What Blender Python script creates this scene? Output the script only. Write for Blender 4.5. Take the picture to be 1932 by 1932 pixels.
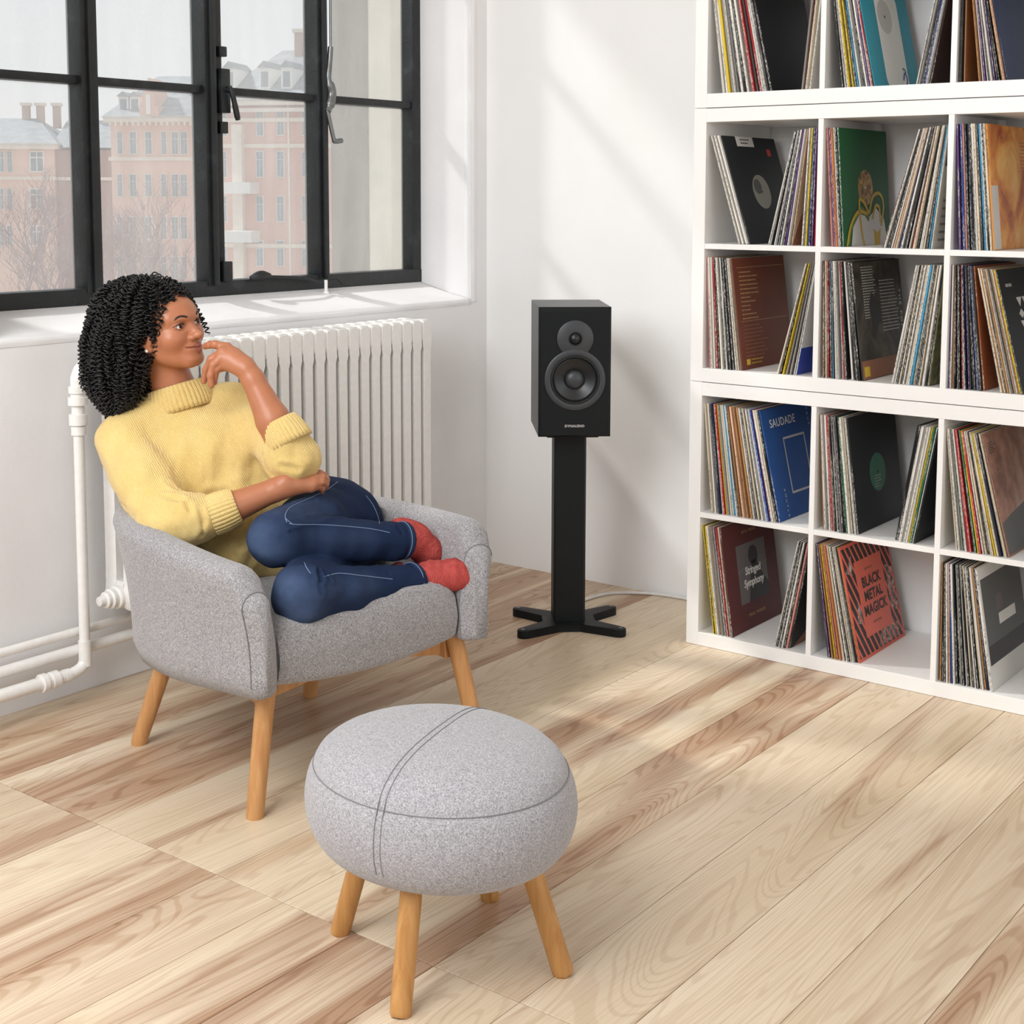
import bpy, bmesh, math, random
import numpy as np
from mathutils import Vector, Matrix, noise
from math import pi, sin, cos, radians

for o in list(bpy.data.objects):
    bpy.data.objects.remove(o)
S = bpy.context.scene
COL = S.collection

# ------------------------------------------------------------------ camera
CAM = np.array([3.0888, -3.9302, 1.2848])
CF = np.array([-0.6007, 0.7926, -0.1043]); CF /= np.linalg.norm(CF)
CR = np.array([0.7968, 0.6042, 0.0026]); CR -= CF * (CR @ CF); CR /= np.linalg.norm(CR)
CU = np.cross(CR, CF)
FPX, PCX, PCY = 2722.4, 965.65, 653.85
cd = bpy.data.cameras.new('camera')
cam = bpy.data.objects.new('camera', cd)
COL.objects.link(cam)
cd.sensor_width = 36.0
cd.lens = FPX / 1932 * 36
cd.shift_x = (966 - PCX) / 1932
cd.shift_y = -(966 - PCY) / 1932
cd.clip_end = 600
M = Matrix.Identity(4)
for i in range(3):
    M[i][0], M[i][1], M[i][2], M[i][3] = CR[i], CU[i], -CF[i], CAM[i]
cam.matrix_world = M
S.camera = cam

def at(u, v, d):
    """point seen at photo pixel (u, v) at depth d along the optical axis"""
    return Vector(CAM + (CF + CR * (u - PCX) / FPX - CU * (v - PCY) / FPX) * d)

# ------------------------------------------------------------------ light
S.view_settings.view_transform = 'Standard'
S.view_settings.look = 'None'
S.view_settings.gamma = 1.0
S.view_settings.use_curve_mapping = False
S.view_settings.exposure = 0.04

w = bpy.data.worlds.new('sky'); S.world = w; w.use_nodes = True
nt = w.node_tree; nt.nodes.clear()
wo = nt.nodes.new('ShaderNodeOutputWorld'); bg = nt.nodes.new('ShaderNodeBackground')
tc = nt.nodes.new('ShaderNodeTexCoord'); sx = nt.nodes.new('ShaderNodeSeparateXYZ')
rp = nt.nodes.new('ShaderNodeValToRGB')
rp.color_ramp.elements[0].position = 0.0; rp.color_ramp.elements[0].color = (0.95, 0.95, 0.95, 1)
rp.color_ramp.elements[1].position = 0.30; rp.color_ramp.elements[1].color = (0.76, 0.85, 0.92, 1)
nt.links.new(tc.outputs['Generated'], sx.inputs[0]); nt.links.new(sx.outputs['Z'], rp.inputs[0])
nt.links.new(rp.outputs[0], bg.inputs[0]); bg.inputs[1].default_value = SKY_STRENGTH = 0.76
nt.links.new(bg.outputs[0], wo.inputs[0])

def lamp(name, kind, loc, direction, energy, color, **kw):
    ld = bpy.data.lights.new(name, kind); ld.energy = energy; ld.color = color
    for k, v in kw.items(): setattr(ld, k, v)
    o = bpy.data.objects.new(name, ld); COL.objects.link(o); o.location = loc
    o.rotation_euler = Vector(direction).to_track_quat('-Z', 'Y').to_euler()
    return o
SUN_DIR = (1.0, 0.35, -1.02)
lamp('sun', 'SUN', (-8, -4, 9), SUN_DIR, 3.5, (1.0, 0.975, 0.945), angle=radians(4.0))
# the big soft key standing in the room behind and to the left of the camera
lamp('soft_key', 'AREA', (1.35, -4.3, 2.35), (-0.30, 1.0, -0.62), 84, (0.95, 0.98, 1.0), shape='RECTANGLE', size=1.6, size_y=1.6)

# added fill lamp, unseen on the right, brightens the window wall and floor
lamp('side_fill', 'AREA', (6.6, -2.6, 1.75), (-1.0, 0.12, -0.10), 45, (0.97, 0.985, 1.0), shape='RECTANGLE', size=3.6, size_y=2.4)

# ------------------------------------------------------------------ materials
MATS = {}
def lin(c):
    return tuple((x / 12.92 if x <= .04045 else ((x + .055) / 1.055) ** 2.4) for x in c)
def rgb(r, g, b):
    return lin((r / 255, g / 255, b / 255)) + (1,)
class NT:
    def __init__(s, name):
        s.m = bpy.data.materials.new(name); s.m.use_nodes = True; s.t = s.m.node_tree; s.n = s.t.nodes
        s.b = s.n['Principled BSDF']; MATS[name] = s.m
    def new(s, typ, **kw):
        n = s.n.new('ShaderNode' + typ)
        for k, v in kw.items(): setattr(n, k, v)
        return n
    def link(s, a, b): s.t.links.new(a, b)
    def val(s, inp, x):
        if hasattr(x, 'is_linked') or isinstance(x, bpy.types.NodeSocket): s.link(x, inp)
        else: inp.default_value = x
    def coord(s, which='Object', scale=(1, 1, 1), rand=0):
        c = s.new('TexCoord').outputs[which]
        if rand:
            oi = s.new('ObjectInfo'); v = s.new('VectorMath', operation='SCALE')
            v.inputs[0].default_value = (rand, rand * 1.7, rand * .6); s.link(oi.outputs['Random'], v.inputs['Scale'])
            a = s.new('VectorMath', operation='ADD'); s.link(c, a.inputs[0]); s.link(v.outputs[0], a.inputs[1]); c = a.outputs[0]
        mp = s.new('Mapping'); mp.inputs['Scale'].default_value = scale; s.link(c, mp.inputs[0])
        return mp.outputs[0]
    def noise(s, vec, scale=5, detail=3, rough=.5, dist=0):
        n = s.new('TexNoise'); n.inputs['Scale'].default_value = scale; n.inputs['Detail'].default_value = detail
        n.inputs['Roughness'].default_value = rough; n.inputs['Distortion'].default_value = dist
        s.link(vec, n.inputs['Vector']); return n.outputs['Fac']
    def ramp(s, fac, stops, interp='LINEAR'):
        r = s.new('ValToRGB'); e = r.color_ramp.elements; r.color_ramp.interpolation = interp
        while len(e) < len(stops): e.new(.5)
        for k, (p, c) in enumerate(stops):
            e[k].position = p; e[k].color = c if len(c) == 4 else tuple(c) + (1,)
        s.link(fac, r.inputs[0]); return r.outputs[0]
    def math(s, op, a, b=0, clamp=False):
        n = s.new('Math', operation=op, use_clamp=clamp); s.val(n.inputs[0], a); s.val(n.inputs[1], b); return n.outputs[0]
    def mix(s, fac, a, b, mode='MIX'):
        n = s.new('MixRGB', blend_type=mode); s.val(n.inputs[0], fac); s.val(n.inputs[1], a); s.val(n.inputs[2], b); return n.outputs[0]
    def bump(s, h, strength=.2, dist=.002):
        n = s.new('Bump'); n.inputs['Strength'].default_value = strength; n.inputs['Distance'].default_value = dist
        s.link(h, n.inputs['Height']); s.link(n.outputs[0], s.b.inputs['Normal'])
    def base(s, c, rough=.5, metal=0, spec=None):
        s.val(s.b.inputs['Base Color'], c); s.val(s.b.inputs['Roughness'], rough); s.b.inputs['Metallic'].default_value = metal
        if spec is not None: s.b.inputs['Specular IOR Level'].default_value = spec
        return s.m
def plain(name, c, rough=.5, metal=0, var=.06, scale=40, bump=0, spec=None):
    t = NT(name); v = t.coord(); n = t.noise(v, scale, 3)
    a = tuple(x * (1 - var) for x in c[:3]) + (1,); b = tuple(min(1, x * (1 + var)) for x in c[:3]) + (1,)
    t.base(t.ramp(n, [(.3, a), (.7, b)]), rough, metal, spec)
    if bump: t.bump(n, bump, .001)
    return t.m

def m_wall():
    t = NT('white_plaster'); v = t.coord()
    n1 = t.noise(v, 2.2, 4); n2 = t.noise(v, 55, 5, .6); n3 = t.noise(v, 9, 4)
    c = t.ramp(n1, [(.3, rgb(228, 226, 226)), (.7, rgb(238, 236, 236))])
    t.base(c, .75, spec=.25)
    t.bump(t.math('ADD', t.math('MULTIPLY', n2, .35), n3), .28, .006); return t.m
m_wall()
def m_wall2():
    t = NT('smooth_white_wall'); v = t.coord(); n1 = t.noise(v, 3, 3)
    t.base(t.ramp(n1, [(.3, rgb(238, 236, 234)), (.7, rgb(242, 240, 239))]), .7, spec=.25); return t.m
m_wall2()
plain('white_ceiling', rgb(240, 238, 235), .8)
def m_floor():
    t = NT('ash_plank'); v = t.coord('Object', (1, 1, 1), rand=37.0)
    oi = t.new('ObjectInfo')
    # long streaky figure along the plank (local y)
    st = t.new('Mapping'); st.inputs['Scale'].default_value = (7, .55, 1); t.link(v, st.inputs[0])
    n1 = t.noise(st.outputs[0], 1.0, 3, .55, .6)
    st2 = t.new('Mapping'); st2.inputs['Scale'].default_value = (3.2, .28, 1); t.link(v, st2.inputs[0])
    n2 = t.noise(st2.outputs[0], 1.0, 2, .5, .9)
    # growth rings: contour lines of a stretched warped field
    st3 = t.new('Mapping'); st3.inputs['Scale'].default_value = (5.0, .45, 1); t.link(v, st3.inputs[0])
    n3 = t.noise(st3.outputs[0], 1.0, 2.5, .5, 1.1)
    ring = t.math('ADD', t.math('MULTIPLY', t.math('SINE', t.math('MULTIPLY', n3, 230)), .5), .5)
    fine = t.new('Mapping'); fine.inputs['Scale'].default_value = (260, 5, 1); t.link(v, fine.inputs[0])
    nf = t.noise(fine.outputs[0], 1.0, 2)
    heart = t.ramp(t.math('ADD', n1, t.math('MULTIPLY', t.math('SUBTRACT', oi.outputs['Random'], .5), .22)), [(.44, (0, 0, 0)), (.62, (1, 1, 1))])
    sap = t.ramp(n2, [(.3, rgb(215, 196, 168)), (.55, rgb(227, 211, 187)), (.75, rgb(205, 181, 152))])
    hrt = t.ramp(n2, [(.3, rgb(192, 162, 134)), (.6, rgb(174, 141, 115)), (.8, rgb(143, 110, 90))])
    c = t.mix(heart, sap, hrt)
    rl = t.ramp(ring, [(.0, (1, 1, 1)), (.66, (1, 1, 1)), (.90, (.74, .64, .56))])
    c = t.mix(t.math('ADD', .35, t.math('MULTIPLY', heart, .45)), c, t.mix(1, c, rl, 'MULTIPLY'))
    c = t.mix(.5, c, t.mix(1, c, t.ramp(nf, [(.3, (.82, .78, .74)), (.6, (1, 1, 1))]), 'MULTIPLY'))
    c = t.mix(.8, c, t.mix(1, c, t.ramp(oi.outputs['Random'], [(0, (.90, .87, .85)), (.5, (1, .98, .95)), (1, (1, 1, 1))]), 'MULTIPLY'))
    t.base(c, t.math('ADD', .34, t.math('MULTIPLY', ring, .06)), spec=.35)
    t.bump(t.math('ADD', t.math('MULTIPLY', ring, .3), nf), .05, .001); return t.m
m_floor()
plain('joint_dark', rgb(120, 92, 66), .9)
def m_wood(name, a, b, scale=(60, 60, 4)):
    t = NT(name); v = t.coord('Object', scale, rand=11.0); n = t.noise(v, 1, 4, .6, .5)
    v2 = t.coord('Object', (12, 12, 1.2), rand=5.0); n2 = t.noise(v2, 1, 2, .5, .4)
    c = t.mix(t.ramp(n, [(.35, (0, 0, 0)), (.7, (1, 1, 1))]), a, b)
    c = t.mix(.35, c, t.mix(1, c, t.ramp(n2, [(.3, (.8, .76, .7)), (.7, (1.0, 1.0, 1.0))]), 'MULTIPLY'))
    t.base(c, .45, spec=.35); t.bump(n, .05, .001); return t.m
m_wood('oak_leg', rgb(206, 156, 104), rgb(182, 128, 78))
m_wood('oak_leg_honey', rgb(200, 150, 92), rgb(172, 120, 66))
def m_felt(name, a, b, c_, scale=260):
    t = NT(name); v = t.coord(); n = t.noise(v, scale, 3, .75); n2 = t.noise(v, scale * .35, 2, .6); n3 = t.noise(v, 5, 2)
    c = t.ramp(t.math('ADD', t.math('MULTIPLY', n, .85), t.math('MULTIPLY', n2, .15)), [(.36, a), (.5, b), (.64, c_)])
    c = t.mix(.25, c, t.mix(1, c, t.ramp(n3, [(.3, (.86, .86, .9)), (.7, (1, 1, 1))]), 'MULTIPLY'))
    t.base(c, .95, spec=.1); t.b.inputs['Sheen Weight'].default_value = .25; t.b.inputs['Sheen Roughness'].default_value = .5
    t.bump(n, .35, .002); return t.m
m_felt('grey_felt', rgb(106, 103, 103), rgb(150, 147, 148), rgb(190, 187, 188), 420)
m_felt('pale_felt', rgb(126, 124, 126), rgb(162, 160, 163), rgb(194, 192, 195), 420)
plain('seam_thread', rgb(122, 120, 122), .9)
plain('white_lacquer', rgb(240, 238, 235), .38, var=.01, scale=6)
plain('enamel_white', rgb(236, 233, 229), .32, var=.03, scale=60, bump=.12)
def m_iron():
    t = NT('black_iron_paint'); v = t.coord(); n = t.noise(v, 70, 5, .65); n2 = t.noise(v, 14, 4)
    c = t.ramp(n2, [(.35, rgb(13, 15, 17)), (.6, rgb(22, 25, 27)), (.74, rgb(44, 47, 49))])
    t.base(c, .42); t.bump(n, .5, .003); return t.m
m_iron()
plain('grey_steel', rgb(120, 122, 122), .35, .8)
plain('speaker_satin_black', rgb(15, 18, 20), .42, var=.03, spec=.22)
plain('speaker_side_black', rgb(38, 40, 43), .34, var=.03, spec=.22)
plain('driver_ring', rgb(50, 52, 55), .40, var=.02)
plain('cone_black', rgb(24, 25, 27), .33, var=.02)
plain('rubber_black', rgb(18, 19, 20), .5, var=.02)
plain('stand_black', rgb(17, 20, 22), .45, var=.04, spec=.22)
plain('white_cable', rgb(222, 219, 216), .45)
plain('silver_print', rgb(200, 200, 200), .35, .6)
plain('pale_render', rgb(206, 200, 186), .9, var=.08, scale=7, bump=.4)
plain('shaded_concrete', rgb(112, 104, 94), .9, var=.12, scale=14, bump=.5)  # far strip of the outer pier, its shade put into the colour
plain('concrete', rgb(178, 170, 158), .9, var=.12, scale=9, bump=.5)

# ------------------------------------------------------------------ builders
def link(name, me, mat=None, parent=None):
    o = bpy.data.objects.new(name, me); COL.objects.link(o)
    if mat is not None and me is not None and not me.materials:
        me.materials.append(MATS[mat] if isinstance(mat, str) else mat)
    if parent is not None: o.parent = parent
    return o
def tag(o, label=None, cat=None, group=None, kind=None):
    for k, v in (('label', label), ('category', cat), ('group', group), ('kind', kind)):
        if v is not None: o[k] = v
    return o
def empty(name, loc=(0, 0, 0), rz=0, parent=None):
    o = bpy.data.objects.new(name, None); COL.objects.link(o); o.location = loc; o.rotation_euler = (0, 0, rz)
    o.empty_display_size = .05
    if parent is not None: o.parent = parent
    return o
def fin(bm, name, mat, parent=None, smooth=False, bevel=0, seg=2, auto=None):
    if bevel:
        bmesh.ops.bevel(bm, geom=list(bm.edges), offset=bevel, segments=seg, affect='EDGES', profile=.6, clamp_overlap=True)
    bmesh.ops.recalc_face_normals(bm, faces=bm.faces)
    me = bpy.data.meshes.new(name); bm.to_mesh(me); bm.free()
    if smooth:
        me.polygons.foreach_set('use_smooth', [True] * len(me.polygons))
    if auto:
        me.polygons.foreach_set('use_smooth', [True] * len(me.polygons)); me.set_sharp_from_angle(angle=radians(auto))
    return link(name, me, mat, parent)
def addbox(bm, lo, hi, rot=None):
    vs = [bm.verts.new((x, y, z)) for x in (lo[0], hi[0]) for y in (lo[1], hi[1]) for z in (lo[2], hi[2])]
    if rot is not None:
        for v in vs: v.co = rot @ v.co
    for f in ((0, 1, 3, 2), (4, 6, 7, 5), (0, 4, 5, 1), (2, 3, 7, 6), (0, 2, 6, 4), (1, 5, 7, 3)):
        bm.faces.new([vs[i] for i in f])
    return vs
def box(name, lo, hi, mat, parent=None, bevel=0, seg=2, auto=None):
    bm = bmesh.new(); addbox(bm, lo, hi); return fin(bm, name, mat, parent, bevel=bevel, seg=seg, auto=(40 if bevel and seg > 1 else None))
def addprism(bm, poly, axis, a, b):
    """polygon given in the two other axes, extruded along axis from a to b"""
    def P(p, t):
        q = list(p); q.insert(axis, t); return q
    v0 = [bm.verts.new(P(p, a)) for p in poly]; v1 = [bm.verts.new(P(p, b)) for p in poly]
    n = len(poly)
    bm.faces.new(v0); bm.faces.new(v1[::-1])
    for i in range(n): bm.faces.new((v0[i], v1[i], v1[(i + 1) % n], v0[(i + 1) % n]))
def prism(name, poly, axis, a, b, mat, parent=None, bevel=0, seg=2, auto=35):
    bm = bmesh.new(); addprism(bm, poly, axis, a, b); return fin(bm, name, mat, parent, bevel=bevel, seg=seg, auto=auto)
def frames(pts):
    pts = [Vector(p) for p in pts]; n = len(pts); out = []
    up = None
    for i in range(n):
        t = (pts[min(i + 1, n - 1)] - pts[max(i - 1, 0)]).normalized()
        if up is None:
            up = Vector((0, 0, 1)) if abs(t.z) < .9 else Vector((1, 0, 0))
        x = (up - t * up.dot(t)).normalized(); up = x
        out.append((pts[i], x, t.cross(x)))
    return out
def addtube(bm, pts, r, seg=12, cap=True, closed=False):
    fr = frames(pts); n = len(fr); rings = []
    for i, (c, x, y) in enumerate(fr):
        ri = r[i] if hasattr(r, '__len__') else r
        rings.append([bm.verts.new(c + x * (ri * cos(2 * pi * k / seg)) + y * (ri * sin(2 * pi * k / seg))) for k in range(seg)])
    for i in range(n - 1 + (1 if closed else 0)):
        a, b = rings[i], rings[(i + 1) % n]
        for k in range(seg): bm.faces.new((a[k], a[(k + 1) % seg], b[(k + 1) % seg], b[k]))
    if cap and not closed: bm.faces.new(rings[0][::-1]); bm.faces.new(rings[-1])
def tube(name, pts, r, mat, parent=None, seg=12, auto=50):
    bm = bmesh.new(); addtube(bm, pts, r, seg); return fin(bm, name, mat, parent, auto=auto)
def addlathe(bm, prof, seg=32, mtx=None):
    """profile [(r, z)] around local z"""
    rings = []
    for r, z in prof:
        if r < 1e-6: rings.append([bm.verts.new((0, 0, z))])
        else: rings.append([bm.verts.new((r * cos(2 * pi * k / seg), r * sin(2 * pi * k / seg), z)) for k in range(seg)])
    if mtx is not None:
        for R in rings:
            for v in R: v.co = mtx @ v.co
    for a, b in zip(rings, rings[1:]):
        for k in range(seg):
            k2 = (k + 1) % seg
            if len(a) == 1 and len(b) == 1: break
            if len(a) == 1: bm.faces.new((a[0], b[k], b[k2]))
            elif len(b) == 1: bm.faces.new((a[k], b[0], a[k2]))
            else: bm.faces.new((a[k], b[k], b[k2], a[k2]))
def lathe(name, prof, mat, parent=None, seg=32, mtx=None, auto=40):
    bm = bmesh.new(); addlathe(bm, prof, seg, mtx); return fin(bm, name, mat, parent, auto=auto)
def smooth_pts(pts, n=8):
    """Catmull-Rom through the points"""
    P = [Vector(p) for p in pts]; P = [P[0] * 2 - P[1]] + P + [P[-1] * 2 - P[-2]]; out = []
    for i in range(1, len(P) - 2):
        for k in range(n):
            t = k / n; a, b, c, d = P[i - 1], P[i], P[i + 1], P[i + 2]
            out.append(.5 * ((2 * b) + (c - a) * t + (2 * a - 5 * b + 4 * c - d) * t * t + (3 * b - a - 3 * c + d) * t ** 3))
    out.append(P[-2].copy()); return out
def text_mesh(name, body, size, mat, parent, mtx, align='LEFT', bold=0, extrude=.0002, shear=0, spacing=1.0):
    cu = bpy.data.curves.new(name, 'FONT'); cu.body = body; cu.size = size; cu.align_x = align; cu.offset = bold; cu.extrude = extrude
    cu.shear = shear; cu.space_character = spacing; cu.resolution_u = 3
    tmp = bpy.data.objects.new('tmp_text', cu); COL.objects.link(tmp)
    dg = bpy.context.evaluated_depsgraph_get(); me = bpy.data.meshes.new_from_object(tmp.evaluated_get(dg))
    bpy.data.objects.remove(tmp); bpy.data.curves.remove(cu)
    me.materials.clear(); me.transform(mtx)
    return link(name, me, mat, parent)

# ------------------------------------------------------------------ floor
PITCH, X0, YJ = .1795, .702, -2.177
floor = box('floor', (-.02, -6.6, -.06), (7.2, .02, -.006), 'joint_dark'); tag(floor, kind='structure')
bm = bmesh.new(); addbox(bm, (-PITCH / 2 + .0006, 0, -.016), (PITCH / 2 - .0006, 2.1975, 0))
bmesh.ops.bevel(bm, geom=[e for e in bm.edges if all(v.co.z > -.001 for v in e.verts)], offset=.0006, segments=1, affect='EDGES')
bmesh.ops.recalc_face_normals(bm, faces=bm.faces)
pme = bpy.data.meshes.new('plank'); bm.to_mesh(pme); bm.free(); pme.materials.append(MATS['ash_plank'])
for row in range(3):
    for k in range(-4, 36):
        if row == 2 and k > 26: continue
        xc = X0 + (k + .5) * PITCH
        if xc < 0 or xc > 7.1: continue
        o = link('plank', pme, None, floor); o.location = (xc, YJ + .0008 - row * 2.2, 0)

# ------------------------------------------------------------------ walls
WL = 'white_plaster'
OY0, OY1 = -1.93, -.088           # window opening along y
SZ0, SZ1, OZ1 = .933, .985, 2.86  # sill height at the room face / at the frame, head height
FX = -.25                          # plane of the window frame
CEIL = 3.25
def wall_left():
    bm = bmesh.new()
    addbox(bm, (-.63, -6.6, -.06), (0, .0, SZ0 - .02))                  # below the sill
    addbox(bm, (-.63, -6.6, OZ1), (0, 0, CEIL))                          # above the head
    addbox(bm, (-.63, OY1, SZ0 - .02), (0, 0, OZ1))                      # pier by the corner
    addbox(bm, (-.63, -6.6, SZ0 - .02), (0, OY0, OZ1))                   # pier by the camera
    bmesh.ops.remove_doubles(bm, verts=bm.verts, dist=1e-5)
    o = fin(bm, 'wall_left', WL); return tag(o, kind='structure')
wall_left()
# plastered sill sloping up to the frame, with a worn uneven nose, and an outer sill
def sill():
    bm = bmesh.new(); n = 90; rows = []
    for i in range(n + 1):
        y = OY0 + (OY1 - OY0) * i / n
        j = noise.noise(Vector((y * 9, 3, 1))) * .003 + noise.noise(Vector((y * 40, 7, 1))) * .0015
        j2 = noise.noise(Vector((y * 14, 9, 4))) * .003
        sec = [(.001, SZ0 - .021), (.003 + j, SZ0 - .012), (.002 + j, SZ0 - .003 + j2), (-.004, SZ0 + .001 + j2), (-.10, SZ0 + .018 + j2 * .6), (FX + .01, SZ1 + .002), (FX - .01, SZ1), (FX - .01, SZ0 - .02)]
        rows.append([bm.verts.new((x, y, z)) for x, z in sec])
    for a, b in zip(rows, rows[1:]):
        for k in range(len(a) - 1): bm.faces.new((a[k], b[k], b[k + 1], a[k + 1]))
    bm.faces.new(rows[0]); bm.faces.new(rows[-1][::-1])
    o = fin(bm, 'trim_1', WL, smooth=True); tag(o, kind='structure')
    o2 = prism('trim_2', [(-.70, SZ0 - .03), (FX - .01, SZ1 - .005), (FX - .01, SZ0 - .03)], 1, OY0, OY1, 'concrete'); tag(o2, kind='structure')
sill()
def rounded_edge():
    # the pier's rounded, lumpy arris between reveal and room face
    bm = bmesh.new(); rows = []
    n = 60
    for i in range(n + 1):
        z = SZ0 - .01 + (OZ1 - SZ0) * i / n
        j = noise.noise(Vector((5, 2, z * 12))) * .004 + noise.noise(Vector((1, 2, z * 45))) * .002
        sec = [(-.03, OY1 + .001), (-.02, OY1 - .002 + j * .4), (-.006, OY1 - .002 + j), (.003 + j * .6, OY1 + .006), (.003, OY1 + .02), (0.0, OY1 + .035)]
        rows.append([bm.verts.new((x, y, z)) for x, y in sec])
    for a, b in zip(rows, rows[1:]):
        for k in range(len(a) - 1): bm.faces.new((a[k], b[k], b[k + 1], a[k + 1]))
    o = fin(bm, 'trim_3', WL, smooth=True); tag(o, kind='structure')
rounded_edge()
tag(box('wall_back', (-.63, 0, -.06), (7.2, .2, CEIL), 'smooth_white_wall'), kind='structure')
tag(box('ceiling', (-.63, -6.6, CEIL), (7.2, .2, CEIL + .2), 'white_ceiling'), kind='structure')
# outer brick-and-render pier that narrows the view at the far side of the window
o = prism('wall_outer', [(-.46, OY1 + .001), (-.26, OY1 + .001), (-.26, OY1 - .010), (-.46, OY1 - .010)], 2, SZ0 - .03, OZ1, 'pale_render', auto=None); tag(o, kind='structure')
o = prism('wall_pier', [(-.63, OY1 + .001), (-.46, OY1 + .001), (-.46, OY1 - .012), (-.59, OY1 - .026), (-.63, OY1 - .026)], 2, SZ0 - .03, OZ1, 'shaded_concrete', auto=None); tag(o, kind='structure')  # shaded far strip: darker colour and a slight splay stand in for shade
# ------------------------------------------------------------------ window
IR = 'black_iron_paint'
def m_glass():
    t = NT('dirty_glass'); v = t.coord('Object'); st = t.new('Mapping'); st.inputs['Scale'].default_value = (1, 9, 1.4); t.link(v, st.inputs[0])
    n = t.noise(st.outputs[0], 1.6, 5, .6); n2 = t.noise(v, 90, 3, .7)
    dirt = t.math('ADD', t.ramp(n, [(.3, (.13,) * 3), (.75, (.19,) * 3)]), t.math('MULTIPLY', t.ramp(n2, [(.60, (0,) * 3), (.72, (1,) * 3)]), .06))
    tr = t.new('BsdfTransparent'); tl = t.new('BsdfTranslucent'); gl = t.new('BsdfGlossy')
    tl.inputs[0].default_value = (.97, .95, .93, 1); gl.inputs['Roughness'].default_value = .03
    tr.inputs[0].default_value = (.97, .98, .98, 1)
    m1 = t.new('MixShader'); t.link(dirt, m1.inputs[0]); t.link(tr.outputs[0], m1.inputs[1]); t.link(tl.outputs[0], m1.inputs[2])
    fr = t.new('Fresnel'); fr.inputs[0].default_value = 1.3
    m2 = t.new('MixShader'); t.link(t.math('MULTIPLY', fr.outputs[0], .5), m2.inputs[0]); t.link(m1.outputs[0], m2.inputs[1]); t.link(gl.outputs[0], m2.inputs[2])
    t.link(m2.outputs[0], t.n['Material Output'].inputs['Surface']); return t.m
m_glass()
win = empty('window_1', (FX, (OY0 + OY1) / 2, SZ1)); tag(win, kind='structure')
def wbox(name, x0, x1, y0, y1, z0, z1, bevel=.003):
    c = Vector((FX, (OY0 + OY1) / 2, SZ1))
    o = box(name, Vector((FX + x0, y0, z0)) - c, Vector((FX + x1, y1, z1)) - c, IR, win, bevel=bevel); return o
VY = [-1.464, -1.024, -.574]
HZ = [1.592, 2.20]
WT = 2.84
wbox('frame_rail', -.03, .03, OY0, OY1, SZ1 - .01, SZ1 + .042)
wbox('frame_rail', -.03, .03, OY0, OY1, WT - .04, WT + .025)
wbox('frame_stile', -.028, .027, OY1 - .042, OY1 + .002, SZ1, WT)
wbox('frame_stile', -.028, .027, OY0 - .002, OY0 + .042, SZ1, WT)
def mullion(y, wd, x0=-.03, x1=.034):
    wbox('mullion', x0, x1, y - wd / 2, y + wd / 2, SZ1 + .03, WT - .03)
    wbox('mullion_bead', x1 - .004, x1 + .012, y - wd * .18, y + wd * .28, SZ1 + .03, WT - .03)
mullion(VY[0], .054)
mullion(VY[1] - .014, .044); wbox('casement_stile', -.02, .026, VY[1] + .012, VY[1] + .036, SZ1 + .045, WT - .05)
mullion(VY[2], .044)
edges = [OY0 + .02] + VY + [OY1 - .02]
zed = [SZ1 + .03] + HZ + [WT - .03]
for i in range(4):
    for z in HZ:
        wbox('glazing_bar', -.026, .022, edges[i] + .012, edges[i + 1] - .012, z - .012, z + .012, .005)
    for j in range(3):
        c = Vector((FX, (OY0 + OY1) / 2, SZ1))
        pn = box('pane', Vector((FX - .024, edges[i] + .008, zed[j])) - c, Vector((FX - .020, edges[i + 1] - .008, zed[j + 1])) - c, 'dirty_glass', win)
# hardware on the frame
def wpt(x, y, z): return Vector((FX + x, y, z)) - Vector((FX, (OY0 + OY1) / 2, SZ1))
def wtube(name, pts, r, mat=IR, seg=10): return tube(name, [wpt(*q) for q in pts], r, mat, win, seg)
lock = wbox('latch_plate', .02, .05, VY[1] + .012, VY[1] + .048, 1.525, 1.655, .004)
wbox('hinge', .02, .044, VY[1] + .014, VY[1] + .042, 1.465, 1.50); wbox('hinge', .02, .044, VY[1] + .014, VY[1] + .042, 1.69, 1.72)
wbox('hinge', .02, .046, VY[1] + .014, VY[1] + .048, SZ1 + .04, SZ1 + .10)
wtube('latch_spindle', [(.04, VY[1] + .030, 1.595), (.066, VY[1] + .034, 1.592)], .010)
wtube('latch_handle', smooth_pts([(.062, VY[1] + .032, 1.603), (.066, VY[1] + .040, 1.58), (.066, VY[1] + .050, 1.545), (.066, VY[1] + .060, 1.505)], 4), [.007] * 4 + [.008] * 4 + [.009] * 4 + [.007])
# the opener: a rod running up from a cast knuckle, and a bent lever
oy = VY[2] + .004
ox = .044
wtube('opener_rod', [(ox, oy + .024, 1.74), (ox, oy + .026, 2.2), (ox, oy + .028, 2.75)], .0042, 'grey_steel')
wtube('opener_knuckle', smooth_pts([(ox, oy + .024, 1.755), (ox, oy + .018, 1.70), (ox, oy + .012, 1.655), (ox, oy + .026, 1.61), (ox, oy + .018, 1.575), (ox, oy + .006, 1.55)], 5), [.009] * 6 + [.010] * 6 + [.016] * 6 + [.017] * 4 + [.012] * 4, 'grey_steel', 12)
wtube('opener_lever', smooth_pts([(ox, oy + .004, 1.56), (ox + .004, oy + .012, 1.52), (ox + .008, oy + .026, 1.462), (ox + .008, oy + .034, 1.456), (ox + .008, oy + .062, 1.459)], 5), [.007] * 11 + [.008] * 10, 'grey_steel', 12)
wtube('stay_bar', smooth_pts([(.045, -.87, SZ1 + .05), (.06, -.70, SZ1 + .038), (.06, -.62, SZ1 + .022), (.07, -.56, SZ1 + .03), (.07, -.53, SZ1 + .012)], 6), .005)
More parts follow.
